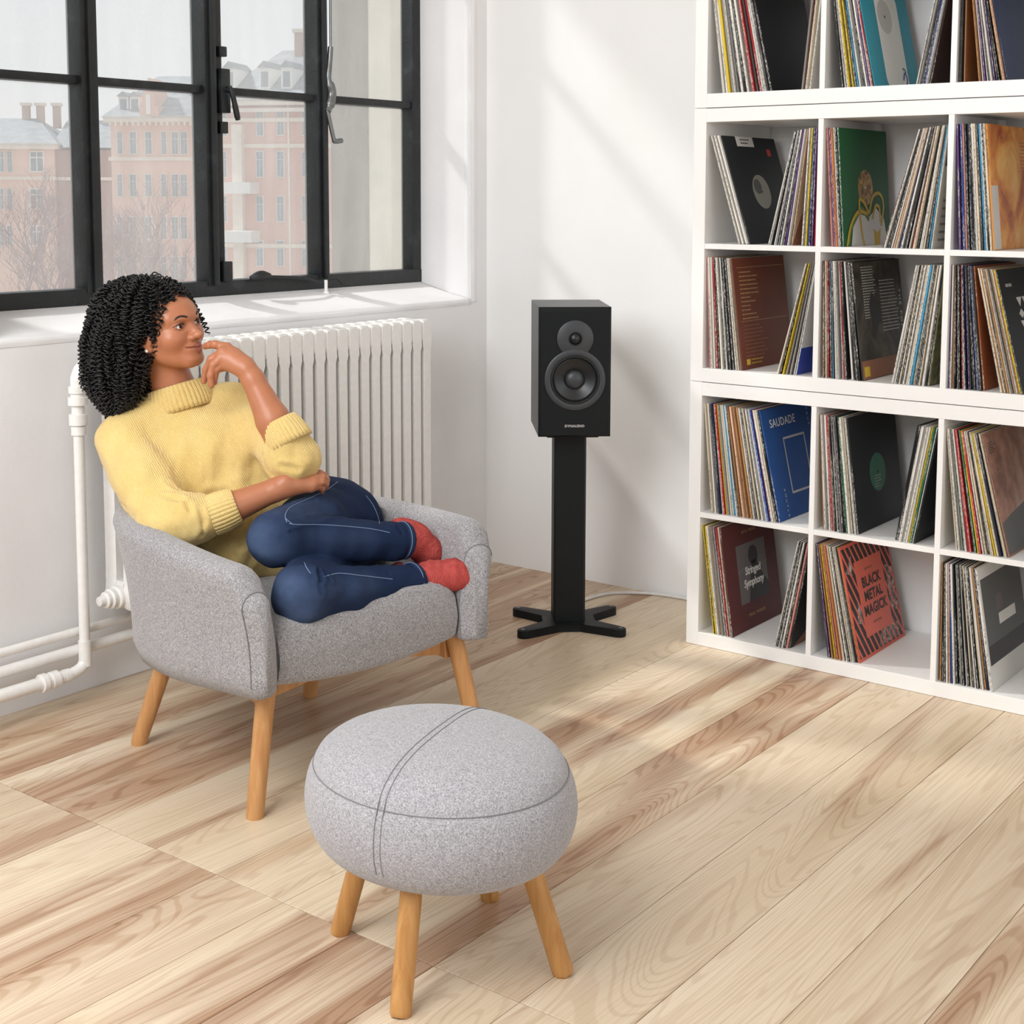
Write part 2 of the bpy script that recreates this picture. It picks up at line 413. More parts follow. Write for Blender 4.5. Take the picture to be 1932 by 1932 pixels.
wtube('stay_knob', smooth_pts([(.04, -.90, SZ1 + .045), (.05, -.87, SZ1 + .054), (.05, -.83, SZ1 + .05)], 4), [.008, .010, .012, .013, .014, .014, .013, .011, .008])
wtube('stay_pin', [(.07, -.605, SZ1 - .02), (.07, -.605, SZ1 + .028)], .0055, 'enamel_white'); wtube('stay_foot', [(.07, -.605, SZ1 - .024), (.07, -.605, SZ1 - .008)], [.014, .009], 'enamel_white')

# ------------------------------------------------------------------ the street outside
def m_brick(name, a, b):
    t = NT(name); v = t.coord('Object'); n = t.noise(v, .35, 4, .6); n2 = t.noise(v, 6, 3, .7)
    t.base(t.mix(.4, t.mix(n, a, b), t.ramp(n2, [(.3, a), (.7, b)])), .9, spec=.1); return t.m
m_brick('pink_brick', rgb(222, 180, 162), rgb(232, 200, 184))
m_brick('red_brick', rgb(212, 162, 148), rgb(226, 186, 172))
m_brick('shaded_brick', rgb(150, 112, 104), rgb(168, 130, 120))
plain('stone_band', rgb(226, 214, 200), .8, scale=2)
plain('slate_roof', rgb(150, 155, 160), .7, var=.14, scale=1.5)
plain('sash_white', rgb(236, 234, 230), .6)
plain('far_glass', rgb(128, 140, 150), .25, var=.2, scale=1)
plain('chimney_brick', rgb(190, 162, 150), .9)
plain('bark', rgb(150, 122, 122), .95, var=.15, scale=3)
plain('street', rgb(176, 168, 162), .95, scale=.3)
gnd = box('ground_outside', (-260, -60, -12.4), (-1.2, 260, -12), 'street'); tag(gnd, kind='structure')

SHARE = {}
def facade(name, label, u0, v_top, u1, v_base, dep, turn, depth, mat, rows, roof, side=None, bands=(), group=None):
    """a house whose near front corner top-left is seen at (u0, v_top); turn = angle of its front against the picture plane"""
    P0 = at(u0, v_top, dep)
    R2 = Vector((CR[0], CR[1], 0)).normalized(); F2 = Vector((CF[0], CF[1], 0)).normalized()
    ex = (R2 * cos(turn) + F2 * sin(turn)); ey = (F2 * cos(turn) - R2 * sin(turn))
    # width so that the far end lands on u1
    best = min((abs((CAM_px(P0 + ex * wd)[0]) - u1), wd) for wd in [k * .25 for k in range(4, 300)])[1]
    root = empty(name, (P0.x, P0.y, -12)); root.rotation_euler = (0, 0, math.atan2(ex.y, ex.x)); tag(root, label, 'building', group)
    H = P0.z + 12; W = best
    box('wall', (0, 0, 0), (W, depth, H), mat, root)
    for zb in bands:
        box('string_course', (-.15, -.15, H - zb - .13), (W + .15, 0, H - zb + .13), 'stone_band', root)
    box('cornice', (-.35, -.5, H - .35), (W + .35, depth, H + .1), 'stone_band', root)
    def win(u, v, wpx, hpx, kind='sash'):
        # window centred on a photo pixel, pressed onto this front
        d = CF + CR * (u - PCX) / FPX - CU * (v - PCY) / FPX
        n = np.array(ey); tt = (np.array(P0) - CAM) @ n / (d @ n); Q = Vector(CAM + d * tt)
        lx = (Q - P0).dot(ex); lz = Q.z + 12
        s = tt / FPX; ww = wpx * s / max(.3, cos(turn)); hh = hpx * s
        key = (round(ww, 1), round(hh, 1), kind)
        if key not in SHARE:
            bm = bmesh.new(); addbox(bm, (-ww / 2, -.10, -hh / 2), (ww / 2, .02, hh / 2)); f = bpy.data.meshes.new('window'); bm.to_mesh(f); bm.free(); f.materials.append(MATS['sash_white'])
            bm = bmesh.new()
            a = ww * .09
            for sx in (-1, 1):
                for (z0, z1) in ((-hh / 2 + a, hh * .16), (hh * .16 + a, hh / 2 - a)):
                    x0, x1 = (-ww / 2 + a, -a / 2) if sx < 0 else (a / 2, ww / 2 - a)
                    addbox(bm, (x0, -.13, z0), (x1, -.09, z1))
            g = bpy.data.meshes.new('pane'); bm.to_mesh(g); bm.free(); g.materials.append(MATS['far_glass'])
            SHARE[key] = (f, g)
        f, g = SHARE[key]
        wf = link('window', f, None, root); wf.location = (lx, 0, lz)
        link('pane', g, None, wf)
        return lx, lz, ww, hh
    for r in rows: win(*r)
    return root, W, H, depth, win
def CAM_px(P):
    d = np.array(P) - CAM; wv = d @ CF
    return PCX + FPX * (d @ CR) / wv, PCY - FPX * (d @ CU) / wv
def gable_roof(root, W, H, D, rise, hip=3.0, mat='slate_roof'):
    bm = bmesh.new()
    a = [bm.verts.new(q) for q in ((-.5, -.6, H), (W + .5, -.6, H), (W + .5, D, H), (-.5, D, H), (hip, D * .45, H + rise), (W - hip, D * .45, H + rise))]
    for f in ((0, 1, 5, 4), (1, 2, 5), (2, 3, 4, 5), (3, 0, 4), (0, 3, 2, 1)): bm.faces.new([a[i] for i in f])
    return fin(bm, 'roof', mat, root)
def on_roof(root, x, y, z0, z1, wx, wy, name='chimney', mat='chimney_brick'):
    c = box(name, (x - wx / 2, y - wy / 2, z0), (x + wx / 2, y + wy / 2, z1), mat, root)
    if name == 'chimney': box('chimney_cap', (x - wx / 2 - .12, y - wy / 2 - .12, z1), (x + wx / 2 + .12, y + wy / 2 + .12, z1 + .25), 'stone_band', root)
    return c
def dormer(root, x, y, z, w_, h_):
    d = box('dormer', (x - w_ / 2, y, z), (x + w_ / 2, y + 3, z + h_), 'sash_white', root)
    box('pane', (x - w_ * .32, y - .05, z + h_ * .15), (x + w_ * .32, y + .02, z + h_ * .82), 'far_glass', d)
    prism('dormer_roof', [(x - w_ * .62, z + h_), (x + w_ * .62, z + h_), (x, z + h_ * 1.3)], 1, y - .2, y + 3, 'slate_roof', d, auto=None)

# the low corner house
r, W, H, D, wf = facade('corner_house', 'pink brick corner house with long slate roof and square chimneys outside the window', -140, 272, 100, 700, 112, radians(4), 12, 'pink_brick',
    [(x, y, w_, h_) for y in (305, 375, 445) for x, w_, h_ in ((2, 13, 40), (19, 10, 40), (70, 27, 40))] + [(x, y, 24, 40) for y in (305, 375, 445) for x in (-90, -45)], None, bands=(2.6,))
gable_roof(r, W, H, D, 2.3, 2.5)
for px in (16, 44, 76): on_roof(r, W * (px + 140) / 240, D * .45, H + 1.5, H + 3.3, .55, .6)
ex = Vector((1, 0, 0))
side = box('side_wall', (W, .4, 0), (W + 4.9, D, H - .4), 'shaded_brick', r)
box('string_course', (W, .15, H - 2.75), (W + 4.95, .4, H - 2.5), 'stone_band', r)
bm = bmesh.new(); vs = [bm.verts.new(q) for q in ((W - .3, .2, H - .2), (W + 5, .2, H - .2), (W + 5, D, H - .2), (W - .3, D, H - .2), (W - .3, D * .5, H + 2.2), (W + 5, D * .5, H + 2.2))]
for f in ((0, 1, 5, 4), (1, 2, 5), (2, 3, 4, 5), (3, 0, 4)): bm.faces.new([vs[i] for i in f])
fin(bm, 'side_roof', 'slate_roof', r); on_roof(r, W + 1.4, D * .5, H + 1, H + 3.6, .6, .6)
# the gabled brick house in the middle
rows = [(x, y, w_, 44) for y in (270, 350, 430, 505) for x, w_ in ((227, 10), (252, 14), (281, 14), (310, 11), (331, 13), (348, 13), (372, 12))]
r, W, H, D, wf = facade('gabled_house', 'pale pink brick house with white stepped gable and paired windows', 208, 222, 408, 700, 104, radians(-6), 13, 'pink_brick', rows, None, bands=(2.95,))
gable_roof(r, W, H, D, 3.4, 1.5)
for x in (.10, .21, .80): dormer(r, W * x, .6, H + .4, .75, 1.15)
g = prism('gable', [(W * .30, H), (W * .48, H), (W * .48, H + .8), (W * .445, H + .8), (W * .445, H + 1.7), (W * .39, H + 2.8), (W * .335, H + 1.7), (W * .335, H + .8), (W * .30, H + .8)], 1, -.4, 2.5, 'pink_brick', r, auto=None)
box('pane', (W * .37, -.5, H + .2), (W * .41, -.38, H + 1.6), 'sash_white', g)
for k in range(18): box('eave_block', (W * (k + .3) / 18.3, -.62, H - .6), (W * (k + .3) / 18.3 + .14, -.4, H - .3), 'stone_band', r)
# the tall balcony house on the right
rows = [(x, y, w_, 50) for y in (232, 310, 394, 478) for x, w_ in ((424, 11), (491, 15), (530, 15), (576, 12), (608, 14), (650, 14), (690, 14))]
r, W, H, D, wf = facade('balcony_house', 'tall red brick house with white balconies, dormers and two big chimneys', 412, 190, 760, 700, 96, radians(-12), 15, 'red_brick', rows, None, bands=(1.3, 3.0, 9.6))
gable_roof(r, W, H, D, 3.9, 2)
for px, z1 in ((96, 5.0), (136, 4.8)): on_roof(r, W * px / 348, D * .40, H + 2, H + z1, .5, .6)
for px in (12, 80, 122, 240): dormer(r, W * px / 348, .9, H + .7, .75, 1.5)
box('cornice_block', (0, -.6, H - .8), (W, -.2, H - .55), 'stone_band', r)
bay = box('bay', (W * .085, -.5, 0), (W * .14, 0, H - 1.6), 'stone_band', r)
for k, zb in enumerate((5.4, 8.6, 11.8)):
    b = box('balcony', (W * .07, -1.6, H - zb - .75), (W * .22, 0, H - zb), 'sash_white', r)
box('drainpipe', (W * .385, -.2, 0), (W * .392, -.05, H), 'stone_band', r)
# bare pink-grey street trees
def tree(name, label, u, v_base, dep, h, seed, n=5):
    rnd = random.Random(seed); P = at(u, v_base, dep)
    root = empty(name, (P.x, P.y, -12)); tag(root, label, 'tree', 'bare trees in the street')
    bm = bmesh.new(); bm2 = bmesh.new()
    def grow(p, d, L, r_, lev):
        pts = [p]; q = p.copy(); dd = d.copy()
        for k in range(3):
            dd = (dd + Vector((rnd.uniform(-.25, .25), rnd.uniform(-.25, .25), rnd.uniform(-.05, .18)))).normalized(); q = q + dd * L / 3; pts.append(q.copy())
        addtube(bm if lev == 0 else bm2, pts, [r_, r_ * .85, r_ * .7, r_ * .5], 5 if lev < 2 else 3, cap=False)
        if lev < 6:
            for k in range(rnd.choice((3, 3, 4))):
                ax = Vector((rnd.uniform(-1, 1), rnd.uniform(-1, 1), rnd.uniform(.0, .9))).normalized()
                grow(pts[rnd.choice((2, 3, 3))], (dd * .75 + ax * .75).normalized(), L * rnd.uniform(.60, .80), r_ * .56, lev + 1)
    grow(Vector((0, 0, 0)), Vector((0, 0, 1)), h * .34, h * .020, 0)
    fin(bm, 'trunk', 'bark', root); o = fin(bm2, 'branches', 'bark', root); o['kind'] = 'stuff'
tree('bare_tree', 'bare street tree before the slate-roofed corner house', 60, 600, 78, 14.5, 3)
tree('bare_tree', 'small bare tree close to the brick side wall of the corner house', 158, 600, 97, 14, 5)
tree('bare_tree', 'crooked bare tree before the gabled house', 255, 600, 72, 14, 8)
tree('bare_tree', 'low bare tree at the foot of the gabled house, beside the balconies', 350, 600, 80, 11, 12)
# ------------------------------------------------------------------ radiator and pipes
EN = 'enamel_white'
RY0, RP, RN = -1.660, .0472, 25
rad = empty('radiator', (.1, RY0 + RP * RN / 2, .22)); tag(rad, 'white cast iron column radiator under the window, behind the armchair', 'radiator')
def section_mesh():
    bm = bmesh.new()
    h = RP / 2; zt, zb = .898, .222
    prof = [(-h * .99, zt - .056), (-h * .99, zt - .010), (-h * .85, zt - .002), (0, zt), (h * .85, zt - .002), (h * .99, zt - .010), (h * .99, zt - .056), (h * .70, zt - .082), (h * .64, zt - .10),
            (h * .64, zb + .10), (h * .68, zb + .075), (h * .9, zb + .05), (h * .9, zb + .02), (h * .5, zb), (-h * .5, zb), (-h * .9, zb + .02), (-h * .9, zb + .05), (-h * .68, zb + .075), (-h * .64, zb + .10), (-h * .64, zt - .10), (-h * .68, zt - .078)]
    for x0, x1 in ((.045, .088), (.117, .160)):
        addprism(bm, prof, 0, x0, x1)
    b2 = [e for e in bm.edges]
    bmesh.ops.bevel(bm, geom=b2, offset=.0042, segments=2, affect='EDGES', clamp_overlap=True)
    for z0, z1 in ((zt - .075, zt - .004), (.535, .575), (zb + .006, zb + .075)):
        addbox(bm, (.08, -h * .6, z0), (.125, h * .6, z1))
    for z in (zt - .036, zb + .036):
        m = Matrix.Translation((.1025, -h, z)) @ Matrix.Rotation(-pi / 2, 4, 'X')
        addlathe(bm, [(0, 0), (.030, 0), (.030, RP), (0, RP)], 16, m)
    bmesh.ops.recalc_face_normals(bm, faces=bm.faces)
    me = bpy.data.meshes.new('section'); bm.to_mesh(me); bm.free(); me.materials.append(MATS[EN])
    me.polygons.foreach_set('use_smooth', [True] * len(me.polygons)); me.set_sharp_from_angle(angle=radians(45)); return me
sm = section_mesh()
base = Vector(rad.location)
for k in range(RN):
    o = link('section', sm, None, rad); o.location = Vector((0, RY0 + (k + .5) * RP, 0)) - base
def rpart(o):
    o.location = -base; return o
def ylathe(name, x, y, z, prof, parent, sgn=1, seg=20):
    m = Matrix.Translation((x, y, z)) @ Matrix.Rotation(-sgn * pi / 2, 4, 'X')
    return lathe(name, prof, EN, parent, seg, m)
rpart(ylathe('end_plug', .1025, RY0 + .004, .258, [(0, 0), (.030, 0), (.030, .012), (.024, .016), (.026, .030), (.021, .034), (.021, .044), (.015, .048), (.012, .062), (0, .064)], rad, -1))
rpart(ylathe('end_plug', .1025, RY0 + RP * RN - .004, .862, [(0, 0), (.024, 0), (.024, .012), (.018, .016), (.016, .028), (.012, .034), (0, .036)], rad, 1))
rpart(box('bracket', (0, -1.30, .84), (.06, -1.27, .86), EN, rad)); rpart(box('bracket', (0, -.75, .84), (.06, -.72, .86), EN, rad))
# pipework
pp = empty('heating_pipes', (.09, -1.755, .09)); tag(pp, 'white painted heating pipes along the wall below the radiator', 'pipes')
pb = Vector(pp.location)
def ppipe(name, pts, r, seg=14):
    return tube(name, [Vector(q) - pb for q in pts], r, EN, pp, seg)
RX, RYY = .09, -1.755
ppipe('riser', smooth_pts([(RX, RYY, .115), (RX, RYY, .30), (RX, RYY, .6), (RX, RYY, .80), (RX, RYY + .002, .835), (RX + .003, RYY + .018, .860), (RX + .01, RYY + .05, .866), (.1025, RY0 + .01, .864)], 6), [.0135] * 19 + [.017] * 24)
for z0, z1, r in ((.795, .812, .0225), (.775, .795, .018), (.765, .785, .0245), (.70, .765, .016), (.715, .742, .023), (.69, .712, .0185), (.100, .165, .0165)):
    ppipe('coupling', [(RX, RYY, z0), (RX, RYY, z1)], r, 16)
ppipe('elbow', smooth_pts([(RX, RYY, .135), (RX, RYY - .002, .112), (RX, RYY - .014, .097), (RX, RYY - .036, .090), (RX, RYY - .06, .088)], 5), .0145)
ppipe('return_pipe', [(RX, RYY - .05, .088), (RX, RYY - .10, .088), (RX, -4.0, .088)], [.012, .0165, .0165])
for y0, y1, r in ((.050, .066, .017), (.068, .082, .0155), (.084, .104, .0215), (.104, .118, .0185), (.118, .132, .023)):
    ppipe('union', [(RX, RYY - y0, .088), (RX, RYY - y1, .088)], r, 16)
ppipe('upper_pipe', [(.05, -4.0, .178), (.05, -.70, .178)], .0115)
ppipe('lower_pipe', [(.06, -4.0, .134), (.06, -.70, .134)], .0145)
ppipe('wall_clip', [(.0, -.9, .178), (.05, -.9, .178)], .008); ppipe('wall_clip', [(.0, -.9, .134), (.06, -.9, .134)], .008); ppipe('wall_clip', [(.0, -2.6, .134), (.06, -2.6, .134)], .008); ppipe('wall_clip', [(.0, -2.6, .178), (.05, -2.6, .178)], .008)

# ------------------------------------------------------------------ loudspeaker on its stand
SP = Vector((.675, -.462, 0)); SA = radians(40.5)      # facing: this far from -y towards +x
stand = empty('speaker_stand', SP, SA); tag(stand, 'matte black metal speaker stand with four-armed foot', 'stand')
# local frame: front is -y
def star():
    pts = []
    L, wi = .198, .020
    for k in range(4):
        a = radians([-142, -38, 38, 142][k]); 
        d = Vector((cos(a), sin(a))); n = Vector((-d.y, d.x)); e = d * L
        arc = [e + (d * cos(t) * wi * 1.0 + n * sin(t) * wi) - d * wi for t in [radians(x) for x in (-90, -60, -30, 0, 30, 60, 90)]]
        pts += arc
        # waist towards the next arm
        nx = radians([-38, 38, 142, 218][k]); mid = (radians([-142, -38, 38, 142][k]) + nx) / 2
        m = Vector((cos(mid), sin(mid)))
        rr = .062 if k in (0, 2) else .075
        tn = Vector((-m.y, m.x))
        pts += [m * rr - tn * .030, m * rr + tn * .030]
    return [(p.x, p.y) for p in pts]
ft = prism('foot_plate', star(), 2, .0, .024, 'stand_black', stand, bevel=.003, seg=2)
for a in (-142, -38, 38, 142):
    d = Vector((cos(radians(a)), sin(radians(a)), 0)) * .182
    lathe('spike_bolt', [(0, .0), (.006, .0), (.006, .0018), (.003, .002), (0, .002)], 'grey_steel', ft, 12, Matrix.Translation((d.x, d.y, .0238)))
CW = .0475
prism('column', [(-CW, -.028), (-CW + .006, -.036), (CW - .006, -.036), (CW, -.028), (CW, .05), (CW - .006, .056), (-CW + .006, .056), (-CW, .05)], 2, .022, .590, 'stand_black', stand, auto=25)
box('column_foot', (-.045, -.04, .022), (.045, .058, .030), 'stand_black', stand, bevel=.001, seg=1)
box('top_plate', (-.075, -.10, .588), (.075, .12, .598), 'stand_black', stand, bevel=.002)
for x in (-.035, .035): lathe('bolt', [(0, 0), (.004, 0), (.004, .003), (0, .003)], 'rubber_black', stand, 10, Matrix.Translation((x, -.038, .03)))
spk = empty('bookshelf_speaker', SP + Vector((0, 0, .598)), SA); tag(spk, 'black two-way bookshelf speaker on the metal stand', 'speaker')
W2, Hh, Df, Db = .1035, .372, -.145, .150
bm = bmesh.new(); addbox(bm, (-W2, Df + .014, 0), (W2, Db, Hh))
cab = fin(bm, 'cabinet', 'speaker_side_black', spk, bevel=.0012, seg=1)
def baffle():
    bm = bmesh.new()
    def loop(x, z0, z1, y): return [bm.verts.new(q) for q in ((-x, y, z0), (x, y, z0), (x, y, z1), (-x, y, z1))]
    def circ(r, y): return [bm.verts.new((r * cos(2 * pi * k / 64), y, .165 + r * sin(2 * pi * k / 64))) for k in range(64)]
    L = [loop(W2, 0, Hh, Df + .014), loop(W2, 0, Hh, Df + .004), loop(W2 - .007, .005, Hh - .014, Df - .003)]
    Cc = [circ(.0695, Df - .003), circ(.0695, Df + .0135)]
    for a_, b_ in zip(L, L[1:]):
        for k in range(4): bm.faces.new((a_[k], a_[(k + 1) % 4], b_[(k + 1) % 4], b_[k]))
    for k in range(64): bm.faces.new((Cc[0][k], Cc[0][(k + 1) % 64], Cc[1][(k + 1) % 64], Cc[1][k]))
    ed = [bm.edges.get((q[k], q[(k + 1) % len(q)])) for q in (L[2], Cc[0]) for k in range(len(q))]
    bmesh.ops.triangle_fill(bm, edges=ed, use_beauty=True)
    return fin(bm, 'front_baffle', 'speaker_satin_black', spk)
baffle()
FY = Matrix.Translation((0, Df - .003, 0)) @ Matrix.Rotation(pi / 2, 4, 'X')     # z of the lathe points to the front (-y)
def drv(name, prof, x, z, mat, par, seg=48): return lathe(name, prof, mat, par, seg, Matrix.Translation((x, 0, z)) @ FY)
tz, wz = .283, .165
tw = drv('tweeter', [(0, .001), (.052, .001), (.052, .0036), (.051, .0042), (.020, .0042), (.018, .0025), (0, .002)], 0, tz, 'driver_ring', spk)
drv('tweeter_ring', [(.0205, .004), (.0205, .0062), (.0175, .0068), (.0165, .004)], 0, tz, 'rubber_black', tw); drv('tweeter_dome', [(.0165, .003), (.0150, .0055), (.012, .0088), (.008, .0112), (.004, .0124), (0, .0128)], 0, tz, 'cone_black', tw)
wf_ = drv('woofer', [(.0690, .0005), (.0870, .0005), (.0870, .0040), (.0855, .0050), (.0700, .0050), (.0680, .0035)], 0, wz, 'driver_ring', spk, 64)
drv('surround', [(.0705, .0035), (.0700, .0065), (.0680, .0085), (.0655, .0085), (.0630, .0060), (.0615, .0020), (.0605, .0030), (.0590, .0035), (.0575, .0015)], 0, wz, 'rubber_black', wf_, 64)
drv('cone', [(.0590, .0022), (.048, -.0015), (.038, -.0050), (.030, -.0082), (.026, -.0095)], 0, wz, 'cone_black', wf_, 64)
drv('dust_cap', [(.0265, -.0095), (.0262, -.0040), (.0245, .0010), (.019, .0046), (.012, .0066), (.005, .0076), (0, .0078)], 0, wz, 'driver_ring', wf_, 32)
# the cone is sunk: open the baffle behind it with a dark basket
TX = Matrix.Translation((0, Df - .0034, .0285)) @ Matrix.Rotation(pi / 2, 4, 'X')
text_mesh('maker_lettering', 'DYNAUDIO', .0098, 'silver_print', spk, TX, 'CENTER', .0003, .0003, spacing=1.12)
# cable from the back of the stand to behind the shelf
cb = smooth_pts([(.6335, -.414, .075), (.633, -.412, .045), (.626, -.404, .031), (.612, -.386, .012), (.592, -.345, .0054), (.573, -.28, .0053), (.569, -.207, .0053), (.583, -.127, .0053), (.627, -.069, .0053), (.712, -.022, .0053), (.809, -.009, .0053), (.93, -.008, .0053), (1.039, -.008, .0053)], 8)
cbo = tube('speaker_cable', cb, .0052, 'white_cable', None, 8); tag(cbo, 'thin white speaker cable running over the floor to the shelf', 'cable')
# ------------------------------------------------------------------ record shelves
SX, SD, B, CELL, T = 1.04, .39, .039, .335, .015
UW = 2 * B + 4 * CELL + 3 * T; UH = 2 * B + 2 * CELL + T
LQ = 'white_lacquer'
def unit(z, label):
    r = empty('record_shelf', (SX, -SD, z)); tag(r, label, 'shelf')
    e = .0006
    box('side_panel', (0, 0, e), (B, SD - .004, UH - e), LQ, r, bevel=.001, seg=1); box('side_panel', (UW - B, 0, e), (UW, SD - .004, UH - e), LQ, r, bevel=.001, seg=1)
    box('bottom_board', (B, 0, e), (UW - B, SD - .004, B), LQ, r, bevel=.0008, seg=1); box('top_board', (B, 0, UH - B), (UW - B, SD - .004, UH - e * 2.5), LQ, r, bevel=.0008, seg=1)
    for k in range(3):
        x = B + CELL * (k + 1) + T * k; box('divider', (x, .001, B), (x + T, SD - .004, UH - B), LQ, r, bevel=.0006, seg=1)
    for k in range(4):
        x = B + (CELL + T) * k; box('shelf_board', (x, .0015, B + CELL), (x + CELL, SD - .004, B + CELL + T), LQ, r, bevel=.0006, seg=1)
    return r
unit(0, 'white open cube shelf unit full of records, standing on the floor')
unit(UH, 'white open cube shelf unit full of records, stacked between two others')
unit(2 * UH, 'white open cube shelf unit full of records, topmost of the stack')

def m_sleeve():
    t = NT('record_sleeve'); oi = t.new('ObjectInfo')
    v = t.coord('Object', (1, 1, 1), rand=9.0)
    st = t.new('Mapping'); st.inputs['Scale'].default_value = (900, 900, 130); t.link(v, st.inputs[0])
    n = t.noise(st.outputs[0], 1, 3, .7); n2 = t.noise(v, 14, 3)
    # lettering and wear on the spine: only near the front edge (local y < 2 mm)
    sp = t.new('SeparateXYZ'); tcn = t.new('TexCoord'); t.link(tcn.outputs['Object'], sp.inputs[0])
    spine = t.math('LESS_THAN', sp.outputs['Y'], .0016)
    spd = t.new('Mapping'); spd.inputs['Scale'].default_value = (2, 2, 5); t.link(v, spd.inputs[0])
    zone = t.ramp(t.noise(spd.outputs[0], 1, 1), [(.42, (0, 0, 0)), (.5, (1, 1, 1))])
    ink = t.math('MULTIPLY', t.math('MULTIPLY', t.ramp(n, [(.52, (0, 0, 0)), (.58, (1, 1, 1))]), zone), spine)
    lum = t.new('RGBToBW'); t.link(oi.outputs['Color'], lum.inputs[0])
    inkc = t.mix(t.math('GREATER_THAN', lum.outputs[0], .16), rgb(225, 222, 214), rgb(52, 46, 46))
    c = t.mix(.3, oi.outputs['Color'], t.mix(1, oi.outputs['Color'], t.ramp(n2, [(.3, (.78, .76, .74)), (.7, (1, 1, 1))]), 'MULTIPLY'))
    t.base(t.mix(t.math('MULTIPLY', ink, .85), c, inkc), .5, spec=.3); return t.m
m_sleeve()
def m_flat(name, c, rough=.5): return plain(name, c, rough, var=.03, scale=12)
INK = {'white_ink': rgb(232, 229, 224), 'black_ink': rgb(26, 27, 29), 'coral_ink': rgb(222, 108, 88), 'grey_ink': rgb(120, 116, 112), 'green_label': rgb(58, 128, 98), 'stone_label': rgb(150, 148, 136), 'gold_ink': rgb(214, 178, 48), 'olive_ink': rgb(96, 128, 52), 'tan_ink': rgb(190, 150, 104), 'red_ink': rgb(214, 62, 56), 'dark_photo': rgb(46, 42, 44), 'mid_photo': rgb(104, 98, 98), 'brown_ink': rgb(148, 96, 70), 'blue_ink': rgb(36, 62, 158), 'peach_ink': rgb(214, 150, 96), 'pale_ink': rgb(200, 196, 190), 'rust_label': rgb(150, 112, 56), 'slate_photo': rgb(88, 88, 86), 'orange_ink': rgb(214, 150, 70)}
for k, c in INK.items(): m_flat(k, c)
def m_art(name, a, b, c_, scale, dist=0):
    t = NT(name); v = t.coord('Object'); n = t.noise(v, scale, 4, .6, dist); t.base(t.ramp(n, [(.35, a), (.5, b), (.65, c_)]), .45, spec=.3); return t.m
m_art('art_rock', rgb(36, 32, 28), rgb(62, 56, 48), rgb(92, 84, 70), 9, 1)
m_art('art_sunset', rgb(150, 62, 30), rgb(214, 140, 60), rgb(232, 186, 106), 3.4, 2)
m_art('art_lake', rgb(120, 84, 70), rgb(164, 122, 104), rgb(190, 156, 140), 8)
m_art('art_camo', rgb(70, 72, 50), rgb(110, 108, 76), rgb(160, 152, 116), 16, 1.5)
m_art('art_marble', rgb(44, 44, 46), rgb(120, 120, 118), rgb(206, 204, 200), 22, 3)
m_art('art_gold_record', rgb(96, 66, 30), rgb(176, 134, 66), rgb(214, 182, 120), 26, 2)

SLEEVE = {}
def sleeve_mesh(th):
    k = round(th, 4)
    if k not in SLEEVE:
        bm = bmesh.new(); addbox(bm, (-k / 2, 0, 0), (k / 2, .312, .312))
        bmesh.ops.bevel(bm, geom=[e for e in bm.edges if all(v.co.y < .001 for v in e.verts) and abs(e.verts[0].co.z - e.verts[1].co.z) > .1], offset=k * .28, segments=1, affect='EDGES')
        bmesh.ops.recalc_face_normals(bm, faces=bm.faces)
        me = bpy.data.meshes.new('sleeve'); bm.to_mesh(me); bm.free(); me.materials.append(MATS['record_sleeve']); SLEEVE[k] = me
    return SLEEVE[k]
PAL = {'W': (226, 222, 214), 'C': (214, 200, 176), 'G': (150, 147, 143), 'K': (30, 31, 33), 'D': (70, 66, 66), 'Y': (220, 190, 52), 'R': (176, 44, 48), 'B': (44, 74, 150), 'L': (78, 160, 200), 'O': (198, 122, 70), 'T': (176, 130, 86), 'P': (98, 66, 130), 'N': (46, 110, 78), 'M': (104, 46, 44), 'Q': (206, 142, 132), 'V': (34, 42, 66), 'S': (86, 52, 38), 'E': (226, 184, 156)}
CN = {'W': 'white', 'C': 'cream', 'G': 'grey', 'K': 'black', 'D': 'charcoal', 'Y': 'yellow', 'R': 'red', 'B': 'blue', 'L': 'azure', 'O': 'orange', 'T': 'tan', 'P': 'purple', 'N': 'green', 'M': 'maroon', 'Q': 'pink', 'V': 'navy', 'S': 'brown', 'E': 'peach'}
rnd = random.Random(41)
ZF = {1: 2 * UH + B, 2: UH + B + CELL + T, 3: UH + B, 4: B + CELL + T, 5: B}
COUNT = 0
